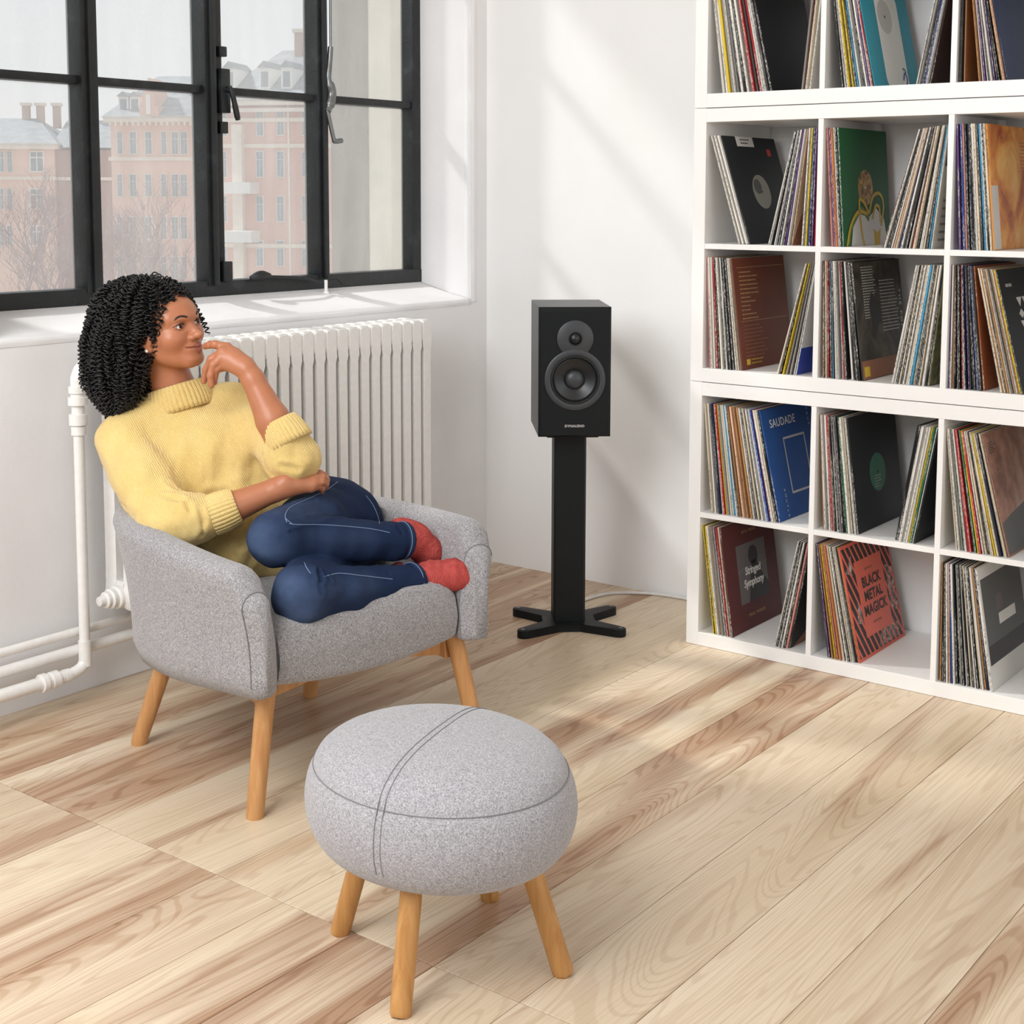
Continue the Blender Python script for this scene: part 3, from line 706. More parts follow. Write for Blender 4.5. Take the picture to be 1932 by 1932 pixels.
def row(zrow, b0, b1, t0, t1, code, label, group, face_right=None):
    """sleeves from bottom x b0..b1 to top x t0..t1 (relative to the shelf); code = one colour letter per sleeve"""
    global COUNT
    n = len(code); out = []
    k_ = int((min(b0, t0) + .02 - B) / (CELL + T)); cl, cr = B + (CELL + T) * k_ + .0006, B + (CELL + T) * k_ + CELL - .0006
    # rows lean on the cube's side: the outer sleeve touches the panel, none passes through it
    if t0 < cl + .012: t0 = cl
    if t1 > cr - .012: t1 = cr
    b0, b1 = max(b0, cl), min(b1, cr)
    for i, ch in enumerate(code):
        f = i / max(1, n - 1)
        sb, stp = (b1 - b0) / n, (t1 - t0) / n
        xb = b0 + (b1 - b0) * (i + .5) / n; xt = t0 + (t1 - t0) * (i + .5) / n
        lean = math.atan2(xt - xb, .306)
        th = math.floor(min(.0062, min(sb, stp) * cos(lean) * rnd.uniform(.90, .97)) * 10000) / 10000
        o = link('record', sleeve_mesh(th), None)
        hz = abs(sin(lean)) * th / 2
        o.location = (SX + xb, -SD + .012 + rnd.uniform(-.004, .010), ZF[zrow] + hz + .0002)
        o.rotation_euler = (0, lean, 0)
        c = PAL[ch]; j = rnd.uniform(.90, 1.08); o.color = lin(tuple(min(1, x / 255 * j) for x in c)) + (1,)
        nb_ = [CN[code[k]] for k in (i - 1, i + 1) if 0 <= k < n]
        words = label.split('record sleeve ')[-1]
        lab = f"{CN[ch]} record " + (f"between {nb_[0]} and {nb_[1]}, " if len(nb_) == 2 and nb_[0] != nb_[1] else f"between two {nb_[0]} ones, " if len(nb_) == 2 else f"beside {nb_[0]}, ") + words
        if len(lab.split()) > 16: print('LONG', lab)
        tag(o, lab, 'record', group); out.append(o); COUNT += 1
    return out
def cover(o, name_label, col):
    tag(o, name_label); 
    if 'group' in o: del o['group']
    o.color = lin(tuple(x / 255 for x in col)) + (1,)
    me = o.data; o['half'] = max(v.co.x for v in me.vertices)
    return o
# faces: local frame of a cover seen on its right side: across = +y (0..0.312), up = +z
def CM(o, across, up, lift=.0006):
    return Matrix.Translation((o['half'] + lift, across, up)) @ Matrix(((0, 0, 1, 0), (1, 0, 0, 0), (0, 1, 0, 0), (0, 0, 0, 1)))
def ctext(o, body, across, up, size, mat, align='LEFT', rot=0, bold=0, shear=0, spacing=1.0, name='lettering'):
    return text_mesh(name, body, size, mat, o, CM(o, across, up, .0009) @ Matrix.Rotation(rot, 4, 'Z'), align, bold, .0001, shear, spacing)
def cpoly(o, name, pts, mat, lift=.0005, th=.0004):
    bm = bmesh.new(); vs = [bm.verts.new((o['half'] + lift, a, b)) for a, b in pts]; f = bm.faces.new(vs)
    bmesh.ops.triangulate(bm, faces=[f])
    r = bmesh.ops.extrude_face_region(bm, geom=list(bm.faces)); bmesh.ops.translate(bm, verts=[q for q in r['geom'] if isinstance(q, bmesh.types.BMVert)], vec=(-th, 0, 0))
    return fin(bm, name, mat, o)
def crect(o, name, a0, b0, a1, b1, mat, lift=.0005): return cpoly(o, name, [(a0, b0), (a1, b0), (a1, b1), (a0, b1)], mat, lift)
def cdisc(o, name, a, b, r, mat, lift=.0005, seg=36): return cpoly(o, name, [(a + r * cos(2 * pi * k / seg), b + r * sin(2 * pi * k / seg)) for k in range(seg)], mat, lift)
def cline(o, name, pts, wd, mat, lift=.0007):
    bm = bmesh.new(); P = smooth_pts([Vector((o['half'] + lift, a, b)) for a, b in pts], 6) if len(pts) > 2 else [Vector((o['half'] + lift, a, b)) for a, b in pts]
    L = []
    for i, p in enumerate(P):
        t = (P[min(i + 1, len(P) - 1)] - P[max(i - 1, 0)]).normalized(); n = Vector((0, -t.z, t.y)) * wd / 2; L.append((bm.verts.new(p + n), bm.verts.new(p - n)))
    for a, b in zip(L, L[1:]): bm.faces.new((a[0], a[1], b[1], b[0]))
    return fin(bm, name, mat, o)
def fake_lines(o, a0, b0, b1, n, wmin, wmax, size, mat):
    """blocks of small print too fine to read"""
    bm = bmesh.new(); r2 = random.Random(n * 7)
    for k in range(n):
        z = b0 + (b1 - b0) * k / max(1, n - 1); a = a0; end = a0 + r2.uniform(wmin, wmax)
        while a < end:
            w_ = r2.uniform(.004, .011); x = o['half'] + .0007
            vs = [bm.verts.new((x, a, z)), bm.verts.new((x, min(a + w_, end), z)), bm.verts.new((x, min(a + w_, end), z + size)), bm.verts.new((x, a, z + size))]; bm.faces.new(vs); a += w_ + .003
    return fin(bm, 'small_print', mat, o)

# --- top row
g = row(1, .080, .232, .010, .160, 'WWYGWGDWKWGRDRWWDK', 'worn record sleeve packed beside the plain black cover, top row', 'records by the plain black cover')
cover(g[-1], 'plain black record cover leaning in the top row of the shelf', (28, 30, 34))
g = row(1, .312, .340, .341, .366, 'MGRCW', 'record sleeve in the thin bunch right of the plain black cover', 'thin bunch in the top left cube')
g = row(1, .430, .522, .382, .456, 'KWGWYBYWKLWGKWPWRO', 'record sleeve packed left of the turquoise cover', 'records by the turquoise cover')
o = cover(g[-1], 'turquoise record cover with white rounded panel and white disc label', (44, 146, 166))
rr = [(.118 + .03 * cos(t), .03 + .03 * sin(t)) for t in [pi + pi / 2 * k / 5 for k in range(6)]] + [(.236, .0)] + [(.236, .20)] + [(.225 + .012 * cos(t), .235 + .02 * sin(t)) for t in [pi / 2 * k / 5 for k in range(6)]] + [(.142 + .054 * cos(t), .232 + .05 * sin(t)) for t in [pi / 2 + pi / 2 * k / 6 for k in range(7)]]
cpoly(o, 'panel', rr, 'white_ink'); cdisc(o, 'disc_label', .142, .196, .046, 'pale_ink', .0008); cdisc(o, 'spindle_hole', .142, .196, .004, 'black_ink', .0011)
cline(o, 'emblem', [(.20, .028), (.215, .048), (.226, .036), (.222, .02), (.208, .014)], .007, 'blue_ink', .0011); cline(o, 'emblem', [(.205, .06), (.218, .058), (.226, .05)], .006, 'green_label', .0011)
g = row(1, .630, .668, .690, .722, 'WKGKVBWGS', 'dark record sleeve leaning right of the turquoise cover', 'bunch right of the turquoise cover')
cover(g[-1], 'dark brown record cover leaning right of the turquoise cover', (58, 34, 26))
g = row(1, .739, .756, .734, .752, 'DKT', 'upright record sleeve beside the tan cover, top row', 'upright records by the tan cover')
o = cover(g[-1], 'tan brown record cover standing upright in the top row', (166, 116, 78)); crect(o, 'photo', .05, .235, .2, .312, 'dark_photo'); fake_lines(o, .12, .08, .22, 9, .03, .05, .004, 'brown_ink')
g = row(1, .791, .862, .756, .795, 'TWPWGWPKKTEV', 'record sleeve packed left of the navy cover, top row', 'records by the navy cover')
cover(g[-1], 'navy blue record cover in the top row of the shelf', (32, 48, 82))
# --- second row
g = row(2, .135, .172, .036, .074, 'WWCWGWK', 'white record sleeve under the leaning black disc cover', 'white sleeves by the black disc cover')
o = cover(g[-1], 'black record cover with grey stone label, white sticker and red tag', (34, 36, 40))
cdisc(o, 'disc_label', .150, .150, .050, 'stone_label'); cdisc(o, 'spindle_hole', .150, .150, .0035, 'black_ink', .0009); cdisc(o, 'label_patch', .132, .165, .022, 'slate_photo', .0008)
crect(o, 'sticker', .075, .283, .175, .312, 'white_ink'); fake_lines(o, .098, .291, .301, 2, .045, .055, .004, 'black_ink'); crect(o, 'red_tag', .245, .258, .266, .278, 'red_ink')
g = row(2, .223, .298, .296, .336, 'WWKWGVWKPWT', 'record sleeve leaning against the upright bunch, second row', 'leaning bunch in the second row')
o = cover(g[-1], 'cream and brown record cover leaning by the upright bunch, second row', (206, 176, 148)); cpoly(o, 'photo', [(.0, .0), (.26, .0), (.24, .10), (.10, .14), (.03, .08)], 'brown_ink')
g = row(2, .325, .371, .340, .371, 'WGYBVPRK', 'coloured record sleeve standing upright against the divider, second row', 'upright bunch in the second row')
g = row(2, .413, .448, .392, .424, 'QPOTWKN', 'reddish record sleeve left of the green cover', 'records by the green cover')
o = cover(g[-1], 'green record cover with round window, yellow loops and white shape', (38, 98, 60))
cdisc(o, 'disc_window', .155, .155, .048, 'art_gold_record'); cdisc(o, 'spindle_hole', .155, .155, .004, 'white_ink', .0009)
cpoly(o, 'white_shape', [(.05, 0), (.29, 0), (.27, .07), (.22, .10), (.17, .075), (.11, .085), (.065, .05)], 'white_ink')
cline(o, 'olive_loop', [(.03, .005), (.06, .06), (.12, .095), (.17, .07)], .016, 'olive_ink', .0008)
for q in ([(.02, 0), (.05, .055), (.10, .09), (.16, .085)], [(.13, .0), (.115, .05), (.11, .12), (.14, .115), (.17, .085)], [(.17, .085), (.20, .13), (.245, .14), (.27, .11), (.25, .05)], [(.19, .07), (.215, .105), (.24, .10), (.245, .06)]): cline(o, 'yellow_loop', q, .010, 'gold_ink', .001)
cpoly(o, 'yellow_mark', [(.20, .0), (.235, .0), (.245, .045), (.22, .032), (.197, .045)], 'gold_ink', .001)
g = row(2, .551, .690, .640, .722, 'SWKKWECBWDKWRCKWWCDLW', 'record sleeve in the slanting bunch right of the green cover', 'slanting bunch in the second row')
o = cover(g[-1], 'pale grey record cover with fine print at the end of the slanting bunch', (206, 200, 190)); fake_lines(o, .03, .02, .12, 6, .1, .2, .006, 'grey_ink'); crect(o, 'photo', .01, .21, .06, .26, 'dark_photo')
g = row(2, .757, .846, .736, .815, 'PVBQKVKDWCDLWKCT', 'record sleeve packed left of the orange cover, second row', 'records by the orange cover')
o = cover(g[-1], 'orange and sand coloured record cover in the second row', (214, 150, 80)); crect(o, 'print', .002, .002, .311, .311, 'art_sunset'); crect(o, 'strip', .002, .002, .05, .16, 'pale_ink', .0008); fake_lines(o, .235, .15, .27, 14, .03, .05, .003, 'brown_ink')
# --- third row
g = row(3, .053, .159, .028, .118, 'QWWRKYWDWKKDWCGS', 'worn record sleeve packed left of the rust brown cover', 'records by the rust brown cover')
o = cover(g[-1], 'rust brown record cover with columns of small cream print', (112, 58, 40))
fake_lines(o, .03, .14, .27, 12, .05, .11, .0035, 'tan_ink'); fake_lines(o, .03, .035, .12, 9, .09, .14, .003, 'brown_ink'); cline(o, 'rule', [(.02, .285), (.30, .285)], .0012, 'tan_ink'); cline(o, 'rule', [(.02, .134), (.30, .134)], .0012, 'tan_ink'); crect(o, 'emblem', .03, .012, .05, .028, 'gold_ink'); fake_lines(o, .056, .014, .024, 2, .06, .08, .003, 'gold_ink')
g = row(3, .264, .322, .343, .371, 'WKOYWGCGKWW', 'record sleeve leaning in the bunch right of the rust brown cover', 'bunch right of the rust brown cover')
o = cover(g[-1], 'white record cover with a deep blue lower band', (224, 222, 220)); crect(o, 'blue_band', .001, .001, .311, .075, 'blue_ink'); fake_lines(o, .14, .045, .06, 3, .06, .1, .003, 'white_ink')
g = row(3, .396, .470, .389, .446, 'TDCRKDLDWWGWRWK', 'upright record sleeve left of the dark rock cover', 'upright records by the dark rock cover')
g = row(3, .476, .517, .446, .474, 'WKDKK', 'black record sleeve leaning onto the dark rock cover', 'leaning records by the dark rock cover')
o = cover(g[-1], 'dark record cover with rock photo and white small print', (48, 44, 40)); crect(o, 'photo', .001, .001, .311, .311, 'art_rock'); fake_lines(o, .05, .16, .295, 20, .07, .085, .0028, 'pale_ink'); fake_lines(o, .16, .12, .255, 16, .10, .12, .0028, 'pale_ink'); crect(o, 'ground', .001, .001, .311, .05, 'brown_ink', .0007); crect(o, 'yellow_tag', .012, .008, .046, .034, 'gold_ink', .001); ctext(o, 'THE POP', .285, .23, .020, 'white_ink', rot=-pi / 2, spacing=1.5); cpoly(o, 'figure', [(.10, .10), (.16, .17), (.15, .20), (.10, .23), (.08, .19)], 'dark_photo', .0009)
g = row(3, .590, .690, .646, .722, 'WWKCDWGCWLCDKCGWKK', 'pale record sleeve slanting right of the dark rock cover', 'bunch right of the dark rock cover')
o = cover(g[-1], 'green camouflage record cover slanting right of the dark rock cover', (96, 94, 66)); crect(o, 'print', .001, .001, .311, .311, 'art_camo')
g = row(3, .732, .834, .728, .797, 'PWTKDKRWVPDKKBKDO', 'dark record sleeve standing upright left of the rust orange cover', 'upright records in the third row')
o = cover(g[-1], 'rust orange record cover with fine print in the third row', (160, 88, 48)); fake_lines(o, .03, .03, .28, 22, .06, .10, .0028, 'brown_ink')
g = row(3, .870, .930, .802, .852, 'WCTCDTCGCTWTYK', 'tan edged record sleeve leaning under the black patterned cover', 'records by the black patterned cover')
o = cover(g[-1], 'black record cover with rows of white shapes', (26, 30, 33)); fake_lines(o, .04, .266, .266, 1, .045, .05, .008, 'pale_ink')
for r_ in range(7):
    for c_ in range(5):
        a, b = .10 + c_ * .042, .225 - r_ * .03; cpoly(o, 'motif', [(a, b), (a + .019, b + .012), (a + .038, b), (a + .019, b - .012)] if r_ % 2 else [(a, b + .012), (a + .038, b + .012), (a + .019, b - .012)], 'white_ink', .0007)
# --- fourth row
g = row(4, .068, .282, .033, .212, 'CWGPVWRYGCWLWDTCECTCTWDCKWGWBRWCKB', 'record sleeve in the long row left of the bright blue cover', 'long row by the blue cover')
o = cover(g[-1], 'bright blue record cover titled SAUDADE with a thin frame', (40, 82, 146))
ctext(o, 'SAUDADE', .040, .258, .033, 'white_ink', bold=.0002, spacing=1.08); ctext(o, 'FOUR', .272, .29, .013, 'pale_ink', rot=-pi / 2, spacing=1.9); ctext(o, 'AMUTLA', .055, .085, .013, 'pale_ink', rot=-pi / 2, spacing=1.9)
for q in ([(.105, .065), (.105, .222)], [(.105, .2205), (.235, .2205)], [(.2335, .222), (.2335, .065)], [(.235, .0665), (.105, .0665)]): cline(o, 'frame_line', q, .0060, 'pale_ink')
g = row(4, .408, .512, .390, .472, 'TWGWRQKWKGDKNWCDWK', 'record sleeve packed left of the black cover with green label', 'records by the green label cover')
o = cover(g[-1], 'black record cover with round green label', (36, 38, 41)); cdisc(o, 'disc_label', .160, .145, .052, 'green_label'); cdisc(o, 'spindle_hole', .160, .145, .004, 'black_ink', .0009); fake_lines(o, .135, .105, .135, 5, .02, .05, .002, 'pale_ink')
g = row(4, .610, .668, .660, .714, 'KKWWGWWYNWK', 'pale record sleeve leaning right of the green label cover', 'bunch right of the green label cover')
cover(g[-1], 'black record cover at the end of the pale bunch, fourth row', (28, 31, 33))
g = row(4, .774, .912, .733, .830, 'CWGNWRRKNYRWCKWCYCVCCT', 'record sleeve packed left of the copper cover', 'records by the copper cover')
o = cover(g[-1], 'copper brown record cover with misty lake picture', (160, 118, 100)); crect(o, 'picture', .004, .004, .308, .308, 'art_lake'); cpoly(o, 'shore', [(.004, .004), (.308, .004), (.308, .125), (.24, .118), (.16, .108), (.08, .098), (.004, .085)], 'slate_photo', .0008); fake_lines(o, .02, .26, .285, 5, .03, .05, .0024, 'dark_photo')
# --- bottom row
g = row(5, .080, .146, .032, .100, 'YKYWGTGWDRCGM', 'record sleeve packed left of the maroon cover', 'records by the maroon cover')
o = cover(g[-1], 'maroon record cover titled Stringed Symphony with grey portrait', (92, 46, 46))
crect(o, 'photo', .072, .075, .245, .245, 'mid_photo'); cdisc(o, 'portrait_head', .168, .205, .028, 'dark_photo', .0008, 20); cpoly(o, 'portrait_body', [(.12, .075), (.245, .075), (.245, .11), (.20, .16), (.185, .19), (.155, .19), (.14, .14)], 'dark_photo', .0008); cline(o, 'skyline', [(.072, .17), (.12, .176), (.20, .168), (.245, .175)], .004, 'grey_ink', .0007)
ctext(o, 'Stringed', .158, .155, .031, 'white_ink', 'CENTER', bold=.0008, shear=.12, spacing=.92); ctext(o, 'Symphony', .158, .120, .031, 'white_ink', 'CENTER', bold=.0008, shear=.12, spacing=.92); ctext(o, 'NYLA MUSIC', .158, .275, .012, 'tan_ink', 'CENTER', spacing=1.3); ctext(o, 'PAUL PARKER', .158, .035, .013, 'tan_ink', 'CENTER', spacing=1.3)
g = row(5, .272, .318, .336, .368, 'WKWKWKQK', 'black and white record sleeve leaning right of the maroon cover', 'bunch right of the maroon cover')
o = cover(g[-1], 'dark record cover with pink and white shapes, right of the maroon cover', (38, 34, 36)); cpoly(o, 'print', [(.02, .0), (.2, .0), (.24, .07), (.1, .04)], 'brown_ink'); cpoly(o, 'print', [(.12, .03), (.2, .02), (.16, .06)], 'pale_ink', .0008)
g = row(5, .432, .526, .384, .455, 'DPKTCYQWOWCKWDCWGKTO', 'record sleeve packed left of the coral cover', 'records by the coral cover')
o = cover(g[-1], 'coral record cover titled BLACK METAL MAGICK with slanted dark bars', (222, 108, 88))
crect(o, 'border_print', .008, .008, .304, .304, 'dark_photo')
for q in ([(.255, .09), (.300, .08), (.302, .20), (.262, .215)], [(.14, .010), (.27, .012), (.285, .05), (.20, .056), (.15, .04)], [(.030, .10), (.066, .09), (.070, .14), (.050, .15)], [(.012, .24), (.05, .225), (.06, .28)]): cpoly(o, 'collage_print', q, 'art_marble', .0006)
def clip_rect(poly, a0, b0, a1, b1):
    for ax, lim, sg in ((0, a0, 1), (0, a1, -1), (1, b0, 1), (1, b1, -1)):
        out = []
        for p_, q_ in zip(poly, poly[1:] + poly[:1]):
            ip, iq = (p_[ax] - lim) * sg >= 0, (q_[ax] - lim) * sg >= 0
            if ip: out.append(p_)
            if ip != iq:
                f = (lim - p_[ax]) / (q_[ax] - p_[ax]); out.append((p_[0] + (q_[0] - p_[0]) * f, p_[1] + (q_[1] - p_[1]) * f))
        poly = out
        if len(poly) < 3: return []
    return poly
for k in range(18):
    c_ = .02 + k * .0285; P_ = clip_rect([(c_, 0), (c_ + .0085, 0), (c_ + .0085 - .17, .312), (c_ - .17, .312)], .008, .008, .304, .304)
    if P_: cpoly(o, 'coral_bar', P_, 'coral_ink', .0009)
cpoly(o, 'title_panel', [(.068, .052), (.245, .052), (.245, .258), (.068, .258)], 'coral_ink', .0013)
for k, wd in enumerate(('BLACK', 'METAL', 'MAGICK')):
    text_mesh('lettering', wd, .038, 'dark_photo', o, CM(o, .156, .183 - k * .038, .0018), 'CENTER', .0013, .0001, 0, 1.05)
for b_ in (.226, .080): oo = fake_lines(o, .125, b_, b_, 1, .05, .06, .006, 'brown_ink'); oo.location.x = .0010
g = row(5, .744, .885, .735, .832, 'TKKWEBWKKGKWKCDWKCWTVWW', 'record sleeve packed left of the white framed photo cover', 'records by the white framed cover')
o = cover(g[-1], 'white framed record cover with grey photo and small label', (222, 219, 214)); crect(o, 'photo', .012, .062, .308, .282, 'slate_photo'); crect(o, 'photo_ground', .012, .062, .308, .11, 'dark_photo', .0008); crect(o, 'window_print', .10, .185, .145, .225, 'mid_photo', .0008); crect(o, 'label', .11, .148, .235, .176, 'white_ink', .0009); fake_lines(o, .13, .157, .166, 2, .07, .09, .004, 'black_ink')
print('RECORDS', COUNT)
# ------------------------------------------------------------------ armchair
CH_O, CH_T = Vector((.715, -1.635, 0)), radians(-10)
chair = empty('armchair', CH_O, CH_T); tag(chair, 'grey felt tub armchair with round oak legs, seating the woman', 'armchair')
def catmull(tab, t):
    """tab: list of (t, value...)"""
    for a, b in zip(tab, tab[1:]):
        if t <= b[0]:
            f = (t - a[0]) / (b[0] - a[0]); f = f * f * (3 - 2 * f) if False else f
            return [x + (y - x) * f for x, y in zip(a[1:], b[1:])]
    return list(tab[-1][1:])
SEAMS = []
def shell():
    # outer plan: t runs from the front of one arm round the back to the front of the other
    half = [(.300, .272), (.20, .290), (.05, .300), (-.09, .298), (-.18, .280), (-.245, .235), (-.282, .168), (-.298, .09), (-.304, 0)]
    top = smooth_pts([Vector((x, -y, 0)) for x, y in half] + [Vector((x, y, 0)) for x, y in half[-2::-1]], 6)
    halfb = [(.305, .250), (.20, .262), (.05, .275), (-.08, .262), (-.17, .235), (-.235, .185), (-.265, .12), (-.28, .06), (-.285, 0)]
    bot = smooth_pts([Vector((x, -y, 0)) for x, y in halfb] + [Vector((x, y, 0)) for x, y in halfb[-2::-1]], 6)
    n = len(top); bm = bmesh.new(); rings = []
    TH = .072
    for i in range(n):
        T0, B0 = top[i], bot[i]
        tg = (top[min(i + 1, n - 1)] - top[max(i - 1, 0)]).normalized(); nin = Vector((-tg.y, tg.x, 0))   # towards the inside
        s = abs(i / (n - 1) * 2 - 1)                     # 1 at the fronts, 0 at the back
        x = T0.x
        nearside = min(1, max(0, .5 - T0.y / .4))
        ztop = .540 + (-.012 + .052 * nearside) * min(1, max(0, (.25 - x) / .5)) + .008 * max(0, (-.15 - x) / .2)
        # the arm rounds down at the front
        fr = (x - .248) / .052
        if fr > 0: ztop -= .052 * (1 - math.sqrt(max(0, 1 - min(1, fr) ** 2)))
        zbot = .235 + (B0.x + .285) / .60 * .045 - .01
        sec = []
        def pt(f, off):  # f: 0 bottom..1 top ; off: towards the inside
            c = B0.lerp(T0, f); bulge = sin(pi * min(1, max(0, f))) * .012
            return Vector((c.x, c.y, zbot + (ztop - zbot) * f)) + nin * (off - bulge)
        H = ztop - zbot
        e = .028 / H
        for k in range(13): sec.append(pt(.03 + (1 - e - .03) * k / 12, 0))
        for a in range(1, 8):
            an = pi * a / 8; q = pt(1 - e, TH / 2 - TH / 2 * cos(an)); q.z += .028 * sin(an); sec.append(q)
        for k in range(9): sec.append(pt(1 - e - (1 - e - .12) * k / 8, TH))
        q = pt(.0, TH * .8); sec.append(q); q = pt(0, TH * .2); sec.append(q)
        rings.append([bm.verts.new(v) for v in sec])
    for a, b in zip(rings, rings[1:]):
        for k in range(len(a)): bm.faces.new((a[k], a[(k + 1) % len(a)], b[(k + 1) % len(a)], b[k]))
    for R_ in (rings[0], rings[-1]):
        SEAMS.append([v.co + Vector((.0015, 0, 0)) + (v.co - sum((q.co for q in R_), Vector()) / len(R_)).normalized() * .0006 for v in R_[:29]])
    # softly padded arm fronts
    for R_, sg in ((rings[0], 1), (rings[-1], 1)):
        for inset, push in ((.80, .012), (.45, .017)):
            c = sum((v.co for v in R_), Vector()) / len(R_)
            new = []
            for v in R_:
                nv = Vector((v.co.x, 0, 0)); p = v.co.copy(); ax = sorted((w.co - v.co).length for w in R_)
                new.append(p)
            # shrink towards the medial line: average with the opposite side
            m = len(R_); new = []
            for k in range(m):
                op = R_[(m - 10 - k) % m] if False else R_[k]
                d = c - R_[k].co; d.z *= .12
                q = R_[k].co + d * (1 - inset) * .9; q.x = R_[k].co.x + push
                new.append(bm.verts.new(q))
            for k in range(m): bm.faces.new((R_[k], R_[(k + 1) % m], new[(k + 1) % m], new[k]))
            R_ = new
        f = bm.faces.new(R_); bmesh.ops.triangulate(bm, faces=[f])
    o = fin(bm, 'shell', 'grey_felt', chair, smooth=True)
    return o, rings
sh, _ = shell()
def cushion():
    bm = bmesh.new(); nx, ny = 26, 26; X0_, X1_ = -.30, .300
    def hw(x): return .240 if x > .1 else .240 - .03 * (.1 - x) / .4
    def z_top(x, y):
        u = (x - X0_) / (X1_ - X0_); zt = .372 + .052 * u ** 1.2 - .040 * (y / .23) ** 4 * .3
        return zt + .012 * (1 - (y / .24) ** 2)
    def z_bot(x): return .215 + (x - X0_) / (X1_ - X0_) * .060
    prof = []
    # closed section (x,z) from back-bottom over the top to the front and back below
    grid = []
    for j in range(ny + 1):
        y = -1 + 2 * j / ny
        sec = []
        e = 1 - max(0, (abs(y) - .9) / .1) * .035
        for i in range(nx + 1):
            x = X0_ + (X1_ - X0_ - .03) * i / nx; sec.append((x, z_top(x, y * .23) - (1 - e) * .5))
        zt, zb = sec[-1][1], z_bot(X1_)
        bow = .012 * (1 - y * y)
        for k in range(1, 6):
            a = pi / 2 * k / 6; sec.append((X1_ - .03 + .03 * sin(a) + bow * .6, zt - .03 + .03 * cos(a)))
        for k in range(0, 7): sec.append((X1_ + bow + .006 * sin(pi * k / 6), zt - .03 - (zt - .03 - zb - .025) * k / 6))
        for k in range(1, 6):
            a = pi / 2 * k / 6; sec.append((X1_ - .025 + .025 * cos(a) + bow, zb + .025 - .025 * sin(a) - .016 * (1 - y * y)))
        for i in range(1, 9):
            x = X1_ - .025 - (X1_ - .025 - X0_) * i / 8; sec.append((x, z_bot(x)))
        grid.append([bm.verts.new((x, y * hw(x), z)) for x, z in sec])
    m = len(grid[0])
    for a, b in zip(grid, grid[1:]):
        for k in range(m): bm.faces.new((a[k], a[(k + 1) % m], b[(k + 1) % m], b[k]))
    bm.faces.new(grid[0]); bm.faces.new(grid[-1][::-1])
    return fin(bm, 'seat_cushion', 'grey_felt', chair, auto=60)
cushion()
feet = [(.268, -.283), (.302, .312), (-.262, -.262), (-.262, .225)]; tops = [(.250, -.235), (.255, .268), (-.185, -.215), (-.185, .205)]; tz_ = [.285, .285, .245, .245]
for (fx, fy), (tx, ty), z in zip(feet, tops, tz_):
    d = Vector((tx - fx, ty - fy, z)); bm = bmesh.new()
    p0 = Vector((fx, fy, 0))
    ring = lambda f, r: (p0 + d * f, r)
    pts = [p0 + d * f for f in (0, .02, .3, .6, 1)]
    addtube(bm, pts, [.0175, .0185, .0192, .0200, .0205], 20)
    for v in bm.verts:
        if v.co.z < .004: v.co.z = 0
    fin(bm, 'leg', 'oak_leg', chair, auto=50)
def rail(a, b, h, w_):
    a, b = Vector(a), Vector(b); d = (b - a); L = d.length; x = d.normalized(); y = Vector((-x.y, x.x, 0)).normalized(); z = x.cross(y)
    bm = bmesh.new(); m = Matrix((x, y, z)).transposed().to_4x4(); m.translation = a
    prof = [(0, -h * .9), (L * .06, -h * .75), (L * .25, -h * .42), (L * .75, -h * .42), (L * .94, -h * .75), (L, -h * .9), (L, h * .3), (0, h * .3)]
    addprism(bm, prof, 1, -w_ / 2, w_ / 2)
    for v in bm.verts: v.co = m @ v.co
    return fin(bm, 'rail', 'oak_leg', chair, bevel=.002, seg=1)
rail((.205, -.228, .262), (.222, .262, .262), .050, .022); rail((-.185, -.21, .215), (-.185, .20, .215), .05, .022)
rail((-.185, -.213, .215), (.250, -.233, .255), .045, .022); rail((-.185, .203, .215), (.245, .262, .255), .045, .022)
# arm front piping seams
def seam(name, pts, parent, r=.0012, mat='seam_thread'): return tube(name, pts, r, mat, parent, 6)
for pts in SEAMS: seam('arm_piping', pts, sh, .0011)

# ------------------------------------------------------------------ footstool
ST_O, ST_T = Vector((1.583, -2.140, 0)), radians(-10)
stool = empty('footstool', ST_O, ST_T); tag(stool, 'pale grey felt pouf footstool on four splayed oak legs', 'footstool')
SA_, SB_ = .246, .216          # half axes of the pad
def stool_pt(a, prof_r, z, tilt=1):
    return Vector((SA_ * prof_r * cos(a), SB_ * prof_r * sin(a), z))
SPROF = [(r_, .185 + (z_ - .232) * .955) for r_, z_ in [(0, .232), (.35, .230), (.62, .234), (.78, .243), (.88, .256), (.945, .276), (.985, .302), (1.0, .330), (.99, .356), (.965, .378), (.925, .398), (.88, .412), (.80, .4265), (.66, .440), (.48, .4485), (.28, .4525), (.1, .4535), (0, .454)]]
bm = bmesh.new(); SEG = 72; rings = []
sp_ = smooth_pts([Vector((r, 0, z)) for r, z in SPROF], 4)
for q in sp_:
    r, z = max(0, q.x), q.z
    rings.append([bm.verts.new((SA_ * r * cos(2 * pi * k / SEG), SB_ * r * sin(2 * pi * k / SEG), z)) for k in range(SEG)] if r > 1e-3 else [bm.verts.new((0, 0, z))])
for a, b in zip(rings, rings[1:]):
    for k in range(SEG):
        k2 = (k + 1) % SEG
        if len(a) == 1: bm.faces.new((a[0], b[k], b[k2])) if len(b) > 1 else None
        elif len(b) == 1: bm.faces.new((a[k], b[0], a[k2]))
        else: bm.faces.new((a[k], b[k], b[k2], a[k2]))
